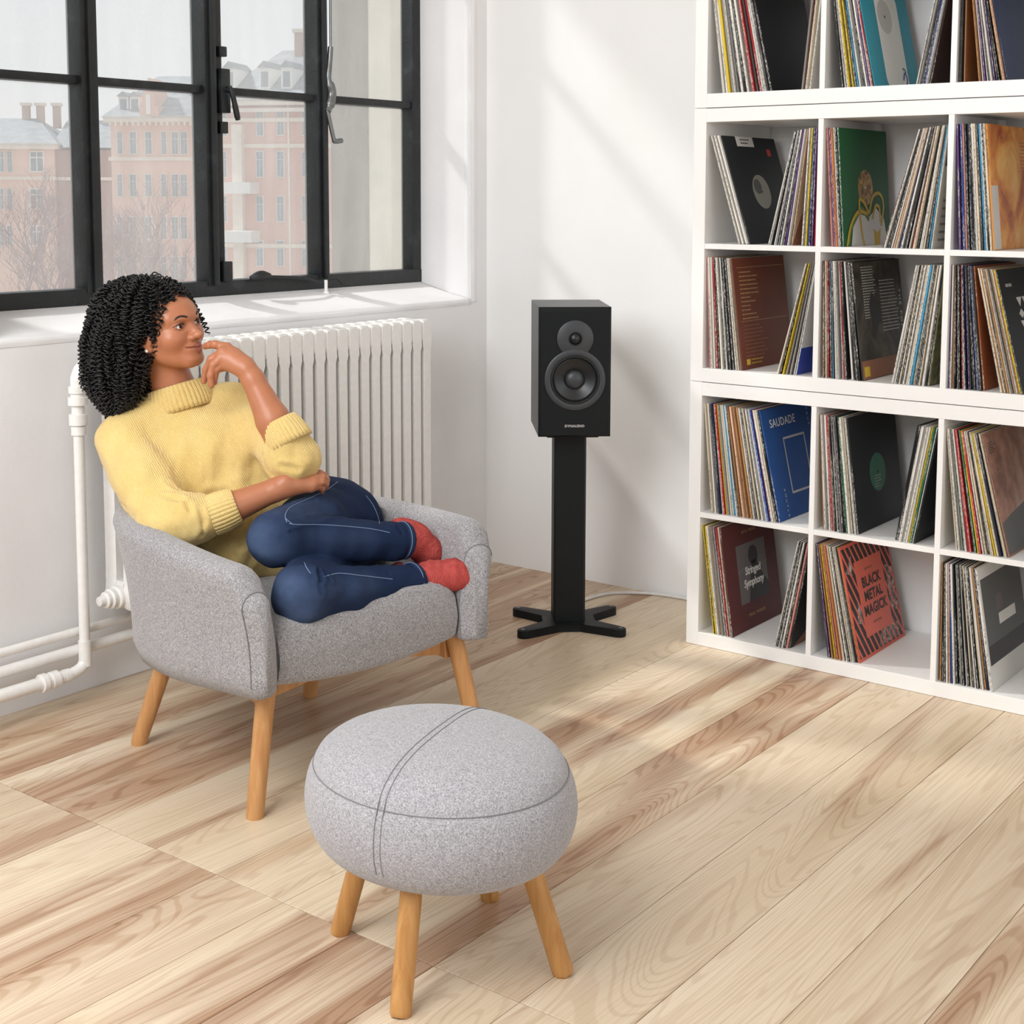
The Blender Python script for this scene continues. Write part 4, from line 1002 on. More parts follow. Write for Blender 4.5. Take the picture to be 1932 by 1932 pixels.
# press the seams into the felt
for v in bm.verts:
    r = math.hypot(v.co.x / SA_, v.co.y / SB_)
    if v.co.z > .30:
        d = abs(r - .935); v.co.z -= .0035 * math.exp(-(d / .02) ** 2)
pad = fin(bm, 'pad', 'pale_felt', stool, smooth=True)
def top_z(r):
    best = None
    for a, b in zip(sp_, sp_[1:]):
        if a.z > .28 and b.x <= r <= a.x: return a.z + (b.z - a.z) * ((r - a.x) / (b.x - a.x) if b.x != a.x else 0)
    return .40
ringp = [Vector((SA_ * .935 * cos(2 * pi * k / 96), SB_ * .935 * sin(2 * pi * k / 96), top_z(.935) - .0026)) for k in range(97)]
seam('round_seam', ringp, pad, .0010)
SANG = radians(-69)   # direction of the cross seam
for off in (-.006, .006):
    L = []
    n_ = Vector((-sin(SANG), cos(SANG), 0)) * off
    for q in [sp_[i] for i in range(len(sp_) - 1, 20, -1)] : L.append(Vector((SA_ * q.x * cos(SANG), SB_ * q.x * sin(SANG), q.z + .0003)) + n_)
    L2 = [Vector((SA_ * q.x * cos(SANG + pi), SB_ * q.x * sin(SANG + pi), q.z + .0003)) + n_ for q in sp_[:20:-1]]
    seam('cross_seam', L2[::-1] + L[1:], pad, .0008)
fl = [(-.012, -.205), (-.222, -.020), (.180, .020), (-.045, .190)]
C_, S_ = cos(-ST_T), sin(-ST_T)
for gx, gy in ((1.653, -2.322), (1.398, -2.194), (1.788, -2.066), (1.531, -1.936)):
    dx, dy = gx - ST_O.x, gy - ST_O.y; fx, fy = dx * C_ - dy * S_, dx * S_ + dy * C_
    p0 = Vector((fx, fy, 0)); d = Vector((fx * .62, fy * .62, .25)) - p0
    bm = bmesh.new(); addtube(bm, [p0 + d * f for f in (0, .012, .03, .5, 1)], [.0150, .0170, .0175, .0180, .0185], 20)
    for v in bm.verts:
        if v.co.z < .003: v.co.z = 0
    fin(bm, 'leg', 'oak_leg_honey', stool, auto=60)
# ------------------------------------------------------------------ the seated woman
def A(u, v, d): return np.array(at(u, v, d))
def smin(a, b, k):
    h = np.clip(.5 + .5 * (b - a) / k, 0, 1); return b + (a - b) * h - k * h * (1 - h)
def smax(a, b, k): return -smin(-a, -b, k)
def sph(p, c, r): return np.linalg.norm(p - c, axis=1) - r
def cone(p, a, b, ra, rb):
    ab = b - a; t = np.clip(((p - a) @ ab) / (ab @ ab), 0, 1)
    return np.linalg.norm(p - a - t[:, None] * ab, axis=1) - (ra + (rb - ra) * t)
def ell(p, c, R, r):
    q = (p - c) @ R.T if R is not None else p - c
    k0 = np.linalg.norm(q / r, axis=1); k1 = np.linalg.norm(q / (np.array(r) ** 2), axis=1)
    return k0 * (k0 - 1) / np.maximum(k1, 1e-9)
def chain(p, pts, rs, k=.01):
    d = None
    for i in range(len(pts) - 1):
        e = cone(p, pts[i], pts[i + 1], rs[i], rs[i + 1]); d = e if d is None else smin(d, e, k)
    return d
def segdist(p, pts):
    d = None
    for a, b in zip(pts, pts[1:]):
        ab = b - a; t = np.clip(((p - a) @ ab) / (ab @ ab), 0, 1); e = np.linalg.norm(p - a - t[:, None] * ab, axis=1)
        d = e if d is None else np.minimum(d, e)
    return d
def mesh_sdf(fn, lo, hi, h, newton=2):
    """naive surface nets of fn over a box, evaluated only in blocks near the surface"""
    lo = np.array(lo, float); n = np.ceil((np.array(hi) - lo) / h).astype(int) + 1; BS = 10
    nb = np.ceil(n / BS).astype(int); n = nb * BS
    g = np.full(n, 1.0, np.float32)
    bi = np.stack(np.meshgrid(*[np.arange(k) for k in nb], indexing='ij'), -1).reshape(-1, 3)
    c = lo + (bi * BS + BS / 2 - .5) * h; dc = fn(c); rad = BS * h * .866 * 1.35
    loc = np.stack(np.meshgrid(*[np.arange(BS)] * 3, indexing='ij'), -1).reshape(-1, 3)
    for b, d in zip(bi[dc < -rad], dc[dc < -rad]):
        s = b * BS; g[s[0]:s[0] + BS, s[1]:s[1] + BS, s[2]:s[2] + BS] = -1
    act = bi[np.abs(dc) <= rad]
    for i in range(0, len(act), 60):
        bb = act[i:i + 60]; idx = (bb[:, None, :] * BS + loc[None]).reshape(-1, 3)
        g[idx[:, 0], idx[:, 1], idx[:, 2]] = fn(lo + idx * h)
    s = g < 0
    cnt = sum(s[i:n[0] - 1 + i, j:n[1] - 1 + j, k:n[2] - 1 + k].astype(np.int8) for i in (0, 1) for j in (0, 1) for k in (0, 1))
    cells = np.argwhere((cnt > 0) & (cnt < 8)); cid = np.full(np.array(n) - 1, -1, np.int64); cid[tuple(cells.T)] = np.arange(len(cells))
    acc = np.zeros((len(cells), 3)); num = np.zeros(len(cells))
    cor = [np.array((i, j, k)) for i in (0, 1) for j in (0, 1) for k in (0, 1)]
    for a in cor:
        for ax in range(3):
            if a[ax] == 0:
                b = a.copy(); b[ax] = 1
                va = g[tuple((cells + a).T)]; vb = g[tuple((cells + b).T)]; m = (va < 0) != (vb < 0)
                t = va[m] / (va[m] - vb[m]); acc[m] += a + (b - a) * t[:, None]; num[m] += 1
    V = lo + (cells + acc / num[:, None]) * h
    Q = []
    for ax in range(3):
        o1, o2 = (ax + 1) % 3, (ax + 2) % 3
        sl0 = [slice(None)] * 3; sl1 = [slice(None)] * 3; sl0[ax] = slice(0, n[ax] - 1); sl1[ax] = slice(1, n[ax])
        d = s[tuple(sl0)] != s[tuple(sl1)]; e = np.argwhere(d)
        e = e[(e[:, o1] > 0) & (e[:, o2] > 0) & (e[:, o1] < n[o1] - 1) & (e[:, o2] < n[o2] - 1)]
        q = []
        for a, b in ((0, 0), (1, 0), (1, 1), (0, 1)):
            f = e.copy(); f[:, o1] -= a; f[:, o2] -= b; q.append(cid[tuple(f.T)])
        q = np.stack(q, 1); inside = s[tuple(e.T)]; q[~inside] = q[~inside][:, ::-1]; Q.append(q[:, ::-1])
    Q = np.concatenate(Q); Q = Q[(Q >= 0).all(1)]
    for _ in range(newton):
        d = fn(V); e = h * .3; gr = np.stack([fn(V + np.eye(3)[k] * e) - fn(V - np.eye(3)[k] * e) for k in range(3)], 1) / (2 * e)
        gn = np.maximum(np.linalg.norm(gr, axis=1), .3); V = V - np.clip(d / gn, -h * .6, h * .6)[:, None] * gr / gn[:, None]
    return V, Q
def np_mesh(name, V, Q, mat, parent=None, origin=None):
    me = bpy.data.meshes.new(name)
    me.vertices.add(len(V)); me.vertices.foreach_set('co', (V - origin if origin is not None else V).astype(np.float32).ravel())
    k = Q.shape[1]
    me.loops.add(Q.size); me.loops.foreach_set('vertex_index', Q.astype(np.int32).ravel())
    me.polygons.add(len(Q)); me.polygons.foreach_set('loop_start', np.arange(0, Q.size, k, dtype=np.int32)); me.polygons.foreach_set('loop_total', np.full(len(Q), k, np.int32))
    me.polygons.foreach_set('use_smooth', np.ones(len(Q), bool)); me.update(calc_edges=True); me.validate()
    return link(name, me, mat, parent)
def vcol(o, name, cols):
    at_ = o.data.color_attributes.new(name, 'FLOAT_COLOR', 'POINT'); c = np.concatenate([cols, np.ones((len(cols), 1))], 1).astype(np.float32); at_.data.foreach_set('color', c.ravel())
def m_skin():
    t = NT('brown_skin'); a = t.new('VertexColor', layer_name='tone'); v = t.coord(); n = t.noise(v, 60, 3)
    t.base(t.mix(.2, a.outputs[0], t.mix(1, a.outputs[0], t.ramp(n, [(.3, (.82, .8, .78)), (.7, (1, 1, 1))]), 'MULTIPLY')), .40, spec=.45)
    t.b.inputs['Subsurface Weight'].default_value = .12; t.b.inputs['Subsurface Radius'].default_value = (.012, .005, .003); t.b.inputs['Subsurface Scale'].default_value = .5
    t.bump(t.noise(v, 500, 2), .06, .0005); return t.m
m_skin()
def m_knit():
    t = NT('yellow_knit'); v = t.coord(); wv = t.new('TexWave', wave_type='BANDS', bands_direction='DIAGONAL'); t.link(v, wv.inputs[0]); wv.inputs['Scale'].default_value = 95; wv.inputs['Distortion'].default_value = 3.0; wv.inputs['Detail'].default_value = 1
    n = t.noise(v, 420, 3, .7); n2 = t.noise(v, 12, 3)
    c = t.ramp(t.math('ADD', t.math('MULTIPLY', n, .6), t.math('MULTIPLY', n2, .4)), [(.35, rgb(208, 176, 106)), (.65, rgb(228, 200, 136))])
    t.base(c, .9, spec=.15); t.b.inputs['Sheen Weight'].default_value = .2
    t.bump(t.math('ADD', wv.outputs['Fac'], n), .5, .0018); return t.m
m_knit()
def m_denim():
    t = NT('blue_denim'); a = t.new('VertexColor', layer_name='wear'); v = t.coord(); n = t.noise(v, 700, 2, .7)
    wv = t.new('TexWave', wave_type='BANDS', bands_direction='DIAGONAL'); t.link(v, wv.inputs[0]); wv.inputs['Scale'].default_value = 330; n3 = t.noise(v, 30, 4, .6)
    c = t.mix(t.math('MULTIPLY', a.outputs[0], t.ramp(n3, [(.25, (.6,) * 3), (.7, (1,) * 3)])), rgb(26, 40, 68), rgb(84, 101, 132))
    c = t.mix(.35, c, t.mix(1, c, t.ramp(n, [(.35, (.62, .64, .7)), (.65, (1, 1, 1))]), 'MULTIPLY'))
    t.base(c, .85, spec=.15); t.bump(t.math('ADD', wv.outputs['Fac'], n), .25, .0008); return t.m
m_denim()
def m_sock():
    t = NT('red_wool'); v = t.coord(); n = t.noise(v, 380, 3, .7); n2 = t.noise(v, 60, 2); wv = t.new('TexWave'); t.link(v, wv.inputs[0]); wv.inputs['Scale'].default_value = 120; wv.inputs['Distortion'].default_value = 4
    t.base(t.ramp(t.math('ADD', t.math('MULTIPLY', n, .6), t.math('MULTIPLY', n2, .4)), [(.35, rgb(160, 62, 58)), (.65, rgb(194, 90, 84))]), .95, spec=.1); t.bump(t.math('ADD', wv.outputs['Fac'], n), .5, .002); return t.m
m_sock()
def m_hair():
    t = NT('black_hair'); v = t.coord(); n = t.noise(v, 40, 2); t.base(t.ramp(n, [(.35, rgb(10, 9, 10)), (.7, rgb(27, 23, 23))]), .40, spec=.42); return t.m
m_hair()
plain('eye_white', rgb(226, 216, 208), .2, var=.02); plain('iris_dark', rgb(34, 20, 14), .12, var=.05); plain('brow_hair', rgb(44, 28, 22), .7); plain('stitch_pale', rgb(120, 138, 168), .8); plain('gem', rgb(236, 228, 214), .08, .2); plain('gold', rgb(206, 170, 110), .25, 1.0)

# --- head frame from the camera basis (right, up, towards the viewer)
def cv(r, u, c): return CR * r + CU * u - CF * c
hf = cv(.885, .105, .44); hf /= np.linalg.norm(hf)
hr = cv(-.42, -.20, .88); hr -= hf * (hr @ hf); hr /= np.linalg.norm(hr)
hu = np.cross(hr, hf)
HC = A(296, 619, 3.38); HS = np.array((1.03, 1.10, .90)); HR = np.stack([hr, hf, hu]) / HS[:, None]        # world -> head
def HL(x, y, z): return HC + hr * x * HS[0] + hf * y * HS[1] + hu * z * HS[2]
def head_sdf(p):
    q = (p - HC) @ HR.T; ax = np.abs(q[:, 0]); s = np.stack([ax, q[:, 1], q[:, 2]], 1)     # mirrored
    d = ell(q, np.array((0, -.012, .030)), None, (.071, .094, .084))
    d = smin(d, ell(q, np.array((0, .034, -.030)), None, (.058, .058, .078)), .03)
    d = smin(d, ell(q, np.array((0, .060, .032)), None, (.050, .030, .036)), .03)             # forehead
    d = smin(d, cone(s, np.array((.050, -.002, -.050)), np.array((.014, .072, -.092)), .020, .017), .028)   # jaw
    d = smin(d, sph(q, np.array((0, .079, -.093)), .0160), .020)                               # chin
    d = smin(d, sph(s, np.array((.037, .060, -.030)), .0255), .022)                             # cheek
    d = smin(d, cone(s, np.array((.010, .085, .017)), np.array((.042, .068, .018)), .0075, .0075), .020)      # brow
    d = smax(d, -ell(s, np.array((.0315, .097, -.001)), None, (.0185, .013, .0115)), .010)      # socket
    d = smin(d, ell(s, np.array((.0315, .0755, -.001)), None, (.0165, .0150, .0128)), .004)     # lids
    d = smax(d, -ell(s, np.array((.0320, .092, -.0012)), None, (.0142, .012, .0057)), .002)     # eye opening
    d = smin(d, cone(q, np.array((0, .083, .006)), np.array((0, .1015, -.030)), .0068, .0092), .010)         # nose
    d = smin(d, sph(q, np.array((0, .1045, -.032)), .0098), .006)
    d = smin(d, sph(s, np.array((.0118, .0955, -.0355)), .0080), .006)                            # wings
    d = smax(d, -sph(s, np.array((.0060, .1005, -.0425)), .0034), .003)
    d = smin(d, ell(q, np.array((0, .082, -.062)), None, (.026, .016, .020)), .012)             # muzzle
    d = smin(d, cone(s, np.array((.0, .0965, -.0585)), np.array((.0245, .0830, -.0580)), .0066, .0028), .004)
    d = smin(d, cone(s, np.array((.0, .0950, -.0710)), np.array((.0205, .0835, -.0625)), .0080, .0030), .004)
    d = smax(d, -cone(s, np.array((.0, .1030, -.0648)), np.array((.0270, .0865, -.0580)), .0015, .0014), .003)   # mouth line
    # ears
    e = ell(s, np.array((.0715, .016, -.018)), None, (.0105, .018, .030)); e = smax(e, -ell(s, np.array((.0815, .020, -.014)), None, (.008, .010, .017)), .004)
    d = smin(d, e, .006)
    d = smin(d, sph(s, np.array((.069, .020, -.046)), .0095), .006)
    return d * .93
NB = A(333, 752, 3.42)                                        # base of the neck
def neck_sdf(p):
    return smin(cone(p, HL(0, -.012, -.055), NB, .050, .056), cone(p, HL(.028, -.012, -.06), NB + cv(.018, .0, .03), .012, .010), .02)
# --- arms
RSH, REL, RWR = A(243, 835, 3.37), A(322, 985, 3.20), A(540, 917, 3.235)
LSH, LEL, LWR = A(455, 775, 3.455), A(552, 868, 3.265), A(469, 699, 3.275)
def larm_sdf(p):
    d = chain(p, [LEL, LEL * .55 + LWR * .45, LEL * .1 + LWR * .9, A(460, 690, 3.277)], [.042, .038, .0255, .024], .01)
    # the hand: wrist to knuckles, then fingers
    K = [A(428, 656, 3.292), A(421, 664, 3.278), A(417, 675, 3.272), A(418, 688, 3.276)]
    for k, (a, r) in enumerate(zip(K, (.0115, .0120, .0115, .0105))):
        d = smin(d, cone(p, A(464, 694 + k, 3.282 - .004 * k), a, .0165, r), .012)
    d = smin(d, ell(p, A(441, 676, 3.284), None, (.022, .022, .022)), .015)
    F = [([K[0], A(406, 650, 3.289), A(396, 650.5, 3.300), A(387, 653.5, 3.314)], [.0108, .0092, .0084, .0072]),
         ([K[1], A(399, 678, 3.282), A(389, 698, 3.292), A(385, 719, 3.298)], [.0112, .0095, .0084, .0068]),
         ([K[2], A(403, 688, 3.266), A(397, 708, 3.268), A(399, 727, 3.272)], [.0108, .0092, .0082, .0068]),
         ([K[3], A(409, 696, 3.270), A(405, 711, 3.278), A(405, 722, 3.284)], [.0098, .0084, .0074, .0060]),
         ([A(458, 693, 3.30), A(436, 690, 3.325), A(414, 694, 3.338), A(400, 692, 3.340)], [.0150, .0115, .0100, .0080])]
    f = None
    for pts, rs in F:
        e = chain(p, pts, rs, .004); f = e if f is None else smin(f, e, .0018)
    return smin(d, f, .006)
def rarm_sdf(p):
    d = chain(p, [REL, A(432, 960, 3.205), A(520, 924, 3.228), RWR, A(556, 913, 3.24)], [.042, .036, .0255, .025, .022], .01)
    d = smin(d, sph(p, A(538, 907, 3.222), .012), .016)
    K = [A(586, 900, 3.268), A(590, 906, 3.256), A(590, 913, 3.250), A(586, 920, 3.25)]
    for k, (a, r) in enumerate(zip(K, (.0110, .0115, .0112, .0102))):
        d = smin(d, cone(p, A(549, 912 + k * 1.5, 3.240), a, .017, r), .012)
    F = [([K[0], A(603, 894, 3.285), A(611, 897, 3.300), A(612, 905, 3.312)], [.0104, .0090, .0082, .0070]),
         ([K[1], A(607, 901, 3.270), A(615, 905, 3.288), A(616, 912, 3.300)], [.0108, .0092, .0084, .0070]),
         ([K[2], A(606, 909, 3.262), A(614, 913, 3.280), A(614, 920, 3.292)], [.0104, .0090, .0080, .0068]),
         ([K[3], A(600, 917, 3.260), A(607, 921, 3.274), A(607, 927, 3.284)], [.0096, .0082, .0074, .0062]),
         ([A(553, 906, 3.255), A(570, 895, 3.285), A(583, 889, 3.305), A(592, 890, 3.318)], [.0140, .0112, .0096, .0078])]
    f = None
    for pts, rs in F:
        e = chain(p, pts, rs, .004); f = e if f is None else smin(f, e, .0018)
    return smin(d, f, .006)
# --- legs
HLJ, KUP, AUP = A(640, 978, 3.52), A(522, 1017, 3.115), A(768, 1020, 3.33)     # upper leg
HRJ, KLO, ALO = A(640, 1045, 3.47), A(570, 1122, 3.035), A(782, 1098, 3.265)   # lower leg
PEL = A(600, 985, 3.53)
def legs_sdf(p, g=0.0):
    d = chain(p, [HLJ, HLJ * .5 + KUP * .5, KUP], [.092 + g, .078 + g, .062 + g], .02)
    d = smin(d, chain(p, [KUP, KUP * .68 + AUP * .32 + cv(0, -.006, -.008), AUP], [.056 + g, .054 + g, .040 + g], .015), .012)
    e = chain(p, [HRJ, HRJ * .5 + KLO * .5 + cv(0, -.01, 0), KLO], [.092 + g, .078 + g, .063 + g], .02)
    e = smin(e, chain(p, [KLO, KLO * .66 + ALO * .34 + cv(0, -.006, 0), ALO], [.057 + g, .055 + g, .041 + g], .015), .02)
    d = smin(d, e, .006)
    d = smin(d, ell(p, PEL, None, (.125 + g, .125 + g, .105 + g)), .04)
    return smin(d, sph(p, A(655, 1000, 3.53), .088 + g), .03)
def torso_sdf(p, g=0.0):
    d = chain(p, [A(300, 838, 3.405), A(415, 962, 3.375), A(520, 1010, 3.45)], [.078 + g, .086 + g, .10 + g], .02)
    d = smin(d, chain(p, [A(440, 795, 3.475), A(505, 900, 3.45), A(575, 970, 3.50)], [.075 + g, .085 + g, .10 + g], .02), .05)
    d = smin(d, chain(p, [A(345, 795, 3.43), A(400, 850, 3.41), A(470, 940, 3.42)], [.070 + g, .095 + g, .10 + g], .02), .05)
    d = smin(d, sph(p, A(345, 893, 3.345), .058 + g), .05); d = smin(d, sph(p, A(447, 850, 3.385), .058 + g), .05)
    return d
def body_low(p):
    d = torso_sdf(p, -.02); d = smin(d, legs_sdf(p, -.012), .02)
    d = smin(d, chain(p, [A(300, 815, 3.40), RSH, REL, A(420, 966, 3.205)], [.05, .046, .038, .032], .02), .02)
    d = smin(d, chain(p, [A(420, 780, 3.46), LSH, LEL, LEL * .6 + LWR * .4], [.05, .044, .037, .033], .02), .02)
    return smin(d, cone(p, HL(0, -.012, -.06), NB, .045, .05), .02)
parts = []
def bounds(pts, pad): P = np.array(pts); return P.min(0) - pad, P.max(0) + pad
hb = bounds([HC], .155); parts.append(mesh_sdf(lambda p: smin(head_sdf(p), neck_sdf(p), .016), hb[0] - np.array((0, 0, .05)), hb[1], .0019))
lb = bounds([LEL, LWR, A(384, 650, 3.32), A(400, 730, 3.30)], .05); parts.append(mesh_sdf(larm_sdf, *lb, .0021))
rb = bounds([REL, RWR, A(615, 890, 3.32), A(615, 930, 3.25)], .05); parts.append(mesh_sdf(rarm_sdf, *rb, .0021))
bb = bounds([RSH, LSH, REL, LEL, KUP, KLO, AUP, ALO, HLJ, HRJ, NB, PEL], .15); parts.append(mesh_sdf(body_low, *bb, .008, 1))
VV, QQ, off = [], [], 0
for V, Q in parts: VV.append(V); QQ.append(Q + off); off += len(V)
VV = np.concatenate(VV); QQ = np.concatenate(QQ)
PB = A(600, 1010, 3.45)
person = np_mesh('person', VV, QQ, 'brown_skin', None, PB); person.location = PB
tag(person, 'woman in yellow sweater, jeans and red socks curled up in the armchair', 'person')
# skin tones: lips, lids, inner ear and finger creases belong to the skin itself
q = (VV - HC) @ HR.T; sk = np.tile(np.array(rgb(177, 114, 81)[:3]), (len(VV), 1))
sx_ = np.stack([np.abs(q[:, 0]), q[:, 1], q[:, 2]], 1)
def tone(mask, c, a=1.0):
    global sk
    m = (mask * a)[:, None]; sk = sk * (1 - m) + np.array(rgb(*c)[:3]) * m
near = (np.linalg.norm(q, axis=1) < .17).astype(float)
lipd = np.minimum(cone(sx_, np.array((0, .0975, -.0585)), np.array((.024, .085, -.0580)), .0064, .0030), cone(sx_, np.array((0, .0960, -.0710)), np.array((.020, .085, -.0625)), .0078, .0032))
tone(near * np.clip(1 - lipd / .0022, 0, 1), (138, 74, 64), .85)
tone(near * np.exp(-(np.linalg.norm((sx_ - np.array((.038, .06, -.03))) / .03, axis=1)) ** 2), (182, 114, 84), .5)
lid = np.clip(1 - np.abs(ell(sx_, np.array((.0315, .086, 0)), None, (.0165, .016, .0075))) / .003, 0, 1)
tone(near * lid, (112, 66, 50), .55)
vcol(person, 'tone', sk)
def child(o):
    o.parent = person; o.location = -Vector(PB) if o.matrix_parent_inverse == Matrix.Identity(4) else o.location; return o
def wmesh(name, V, Q, mat, par=None):
    o = np_mesh(name, V, Q, mat, par or person, None); o.location = -Vector(PB) if par is None else (0, 0, 0); return o
def wtubes(name, pts, r, mat, par=None, seg=8):
    o = tube(name, [Vector(p) for p in pts], r, mat, par or person, seg); o.location = -Vector(PB) if par is None else (0, 0, 0); return o
# eyes
for sgn in (1, -1):
    ec = HL(.0315 * sgn, .0765, -.0005); gaze = hf + hr * (-.05) + hu * .05; gaze /= np.linalg.norm(gaze)
    zx = np.cross(gaze, hu); zx /= np.linalg.norm(zx); zy = np.cross(zx, gaze)
    m = Matrix(((zx[0], zy[0], gaze[0], ec[0]), (zx[1], zy[1], gaze[1], ec[1]), (zx[2], zy[2], gaze[2], ec[2]), (0, 0, 0, 1)))
    n_ = 12
    e = lathe('eye', [(0, -.0125)] + [(.0125 * sin(pi * k / n_), -.0125 * cos(pi * k / n_)) for k in range(1, n_)] + [(0, .0125)], 'eye_white', person, 24, m); e.location = -Vector(PB)
    i_ = lathe('iris', [(.0062, .0108), (.0058, .0114), (.004, .0124), (.002, .0130), (0, .0132)], 'iris_dark', e, 20, m)
    # lash line and brow hug the skin
    lash = [HL(sgn * x, y, z) for x, y, z in ((.0190, .0875, .0005), (.025, .0900, .0050), (.0320, .0905, .0064), (.039, .0880, .0052), (.0450, .0825, .0022), (.0485, .0785, .0018))]
    wtubes('eyelashes', smooth_pts(lash, 4), [.0006] + [.0011] * 19 + [.0005], 'brow_hair')
from mathutils.bvhtree import BVHTree
def bvh(o):
    me = o.data; return BVHTree.FromPolygons([Vector(v.co) + (Vector(PB) if o.location.length < 1e-6 or o is person else Vector((0, 0, 0))) for v in me.vertices], [tuple(p.vertices) for p in me.polygons])
hv, hq = parts[0]; HB = BVHTree.FromPolygons([Vector(v) for v in hv], [tuple(int(i) for i in f) for f in hq])
for sgn in (1, -1):
    bl = []
    for k, (x, z) in enumerate(((.013, .0185), (.020, .0215), (.028, .0240), (.036, .0245), (.044, .0215), (.050, .0170))):
        loc = HB.find_nearest(Vector(HL(sgn * x, .09, z)))[0]; bl.append(loc + Vector(hf) * .0002)
    wtubes('eyebrow', smooth_pts(bl, 4), [.0012] + [.0024] * 8 + [.0022] * 8 + [.0012] * 3 + [.0005], 'brow_hair')
eg = HL(.0795, .023, -.046)
def ball(name, c, r, mat):
    o = lathe(name, [(0, -r)] + [(r * sin(pi * k / 8), -r * cos(pi * k / 8)) for k in range(1, 8)] + [(0, r)], mat, person, 12, Matrix.Translation(Vector(c))); o.location = -Vector(PB); return o
ball('earring', eg, .0042, 'gem'); ball('earring_setting', eg - hr * .002, .0046, 'gold')

# --- sweater
CRS = [([A(300, 875, 3.30), A(325, 905, 3.28), A(350, 948, 3.28)], .007, .008), ([A(300, 930, 3.16), A(345, 945, 3.16), A(362, 965, 3.17)], .007, .006), ([A(318, 905, 3.20), A(345, 925, 3.20), A(358, 950, 3.2)], .006, .006),
       ([A(355, 950, 3.15), A(362, 975, 3.15), A(352, 1005, 3.16)], .006, .006), ([A(378, 955, 3.15), A(384, 980, 3.15), A(378, 1008, 3.16)], .005, .006), ([A(258, 905, 3.31), A(290, 890, 3.30)], .005, .007),
       ([A(285, 800, 3.345), A(292, 840, 3.32), A(300, 875, 3.31)], .0035, .006), ([A(486, 775, 3.40), A(490, 830, 3.36), A(500, 880, 3.35)], .010, .008), ([A(500, 860, 3.25), A(515, 895, 3.24), A(545, 902, 3.25)], .005, .006),
       ([A(512, 850, 3.24), A(520, 878, 3.23), A(548, 890, 3.23)], .005, .006), ([A(505, 835, 3.26), A(508, 860, 3.25)], .006, .005), ([A(300, 1000, 3.15), A(318, 985, 3.15)], .006, .005),
       ([A(440, 1000, 3.30), A(470, 985, 3.32), A(520, 945, 3.36)], .005, .008), ([A(455, 1030, 3.27), A(480, 1000, 3.30)], .004, .007), ([A(215, 905, 3.30), A(245, 925, 3.26), A(285, 925, 3.22)], .005, .007), ([A(235, 950, 3.25), A(270, 960, 3.19), A(310, 955, 3.16)], .005, .007), ([A(270, 985, 3.18), A(300, 975, 3.15)], .004, .006), ([A(420, 800, 3.38), A(400, 830, 3.33)], .003, .010), ([A(470, 905, 3.34), A(430, 930, 3.30), A(395, 935, 3.29)], .005, .009), ([A(490, 925, 3.34), A(450, 945, 3.31)], .004, .008), ([A(530, 880, 3.21), A(560, 885, 3.21)], .004, .006)]
LCa, LCb = A(549, 836, 3.258), A(527, 793, 3.262)      # left cuff axis (elbow side, wrist side)
RCa, RCb = A(398, 974, 3.196), A(447, 955, 3.206)      # right cuff axis
_r = np.random.default_rng(3)
def wave_set(n, l0, l1, a0):
    out = []
    for k in range(n):
        d = _r.normal(size=3); d /= np.linalg.norm(d); L = _r.uniform(l0, l1); out.append((d * 2 * pi / L, _r.uniform(0, 6.28), a0 * L / l1, _r.normal(size=3) * 6))
    return out
def waves(p, W):
    w_ = 0
    for kv, ph, a, md in W:
        t = np.sin(p @ kv + ph); w_ = w_ + a * (np.abs(t) ** 1.5 * np.sign(t)) * (.5 + .5 * np.sin(p @ md + ph * 3))
    return w_
SWV = wave_set(11, .035, .12, .0026); JWV = wave_set(9, .025, .09, .0016)
def sweater_sdf(p):
    d = torso_sdf(p, .004)
    d = smin(d, cone(p, A(440, 1010, 3.36), A(520, 1000, 3.42), .10, .11), .04)
    d = smin(d, chain(p, [A(320, 780, 3.43), A(285, 800, 3.41), RSH, RSH * .5 + REL * .5 + cv(-.008, 0, .006), REL + cv(-.004, -.004, 0)], [.060, .066, .070, .066, .062], .03), .03)
    d = smin(d, chain(p, [REL, REL * .5 + RCa * .5, A(392, 975, 3.196)], [.062, .058, .040], .02), .02)
    d = smin(d, chain(p, [A(355, 800, 3.44), A(415, 778, 3.465), LSH, LSH * .5 + LEL * .5, LEL], [.058, .056, .060, .057, .054], .03), .02)
    d = smin(d, chain(p, [LEL, LCa], [.055, .044], .02), .02)
    d = smin(d, cone(p, A(334, 785, 3.42), A(332, 765, 3.42), .078, .062), .02)
    w_ = waves(p, SWV)
    for pts, dep, wd in CRS:
        s_ = segdist(p, pts); w_ = w_ + dep * (np.exp(-(s_ / wd) ** 2) - .45 * np.exp(-((s_ - 2.2 * wd) / wd) ** 2))
    return d + w_
sb = bounds([RSH, LSH, REL, LEL, LCa, RCb, A(600, 1060, 3.5), NB, A(440, 1060, 3.3)], .12)
V, Q = mesh_sdf(sweater_sdf, *sb, .0042)
sweater = wmesh('sweater', V, Q, 'yellow_knit')
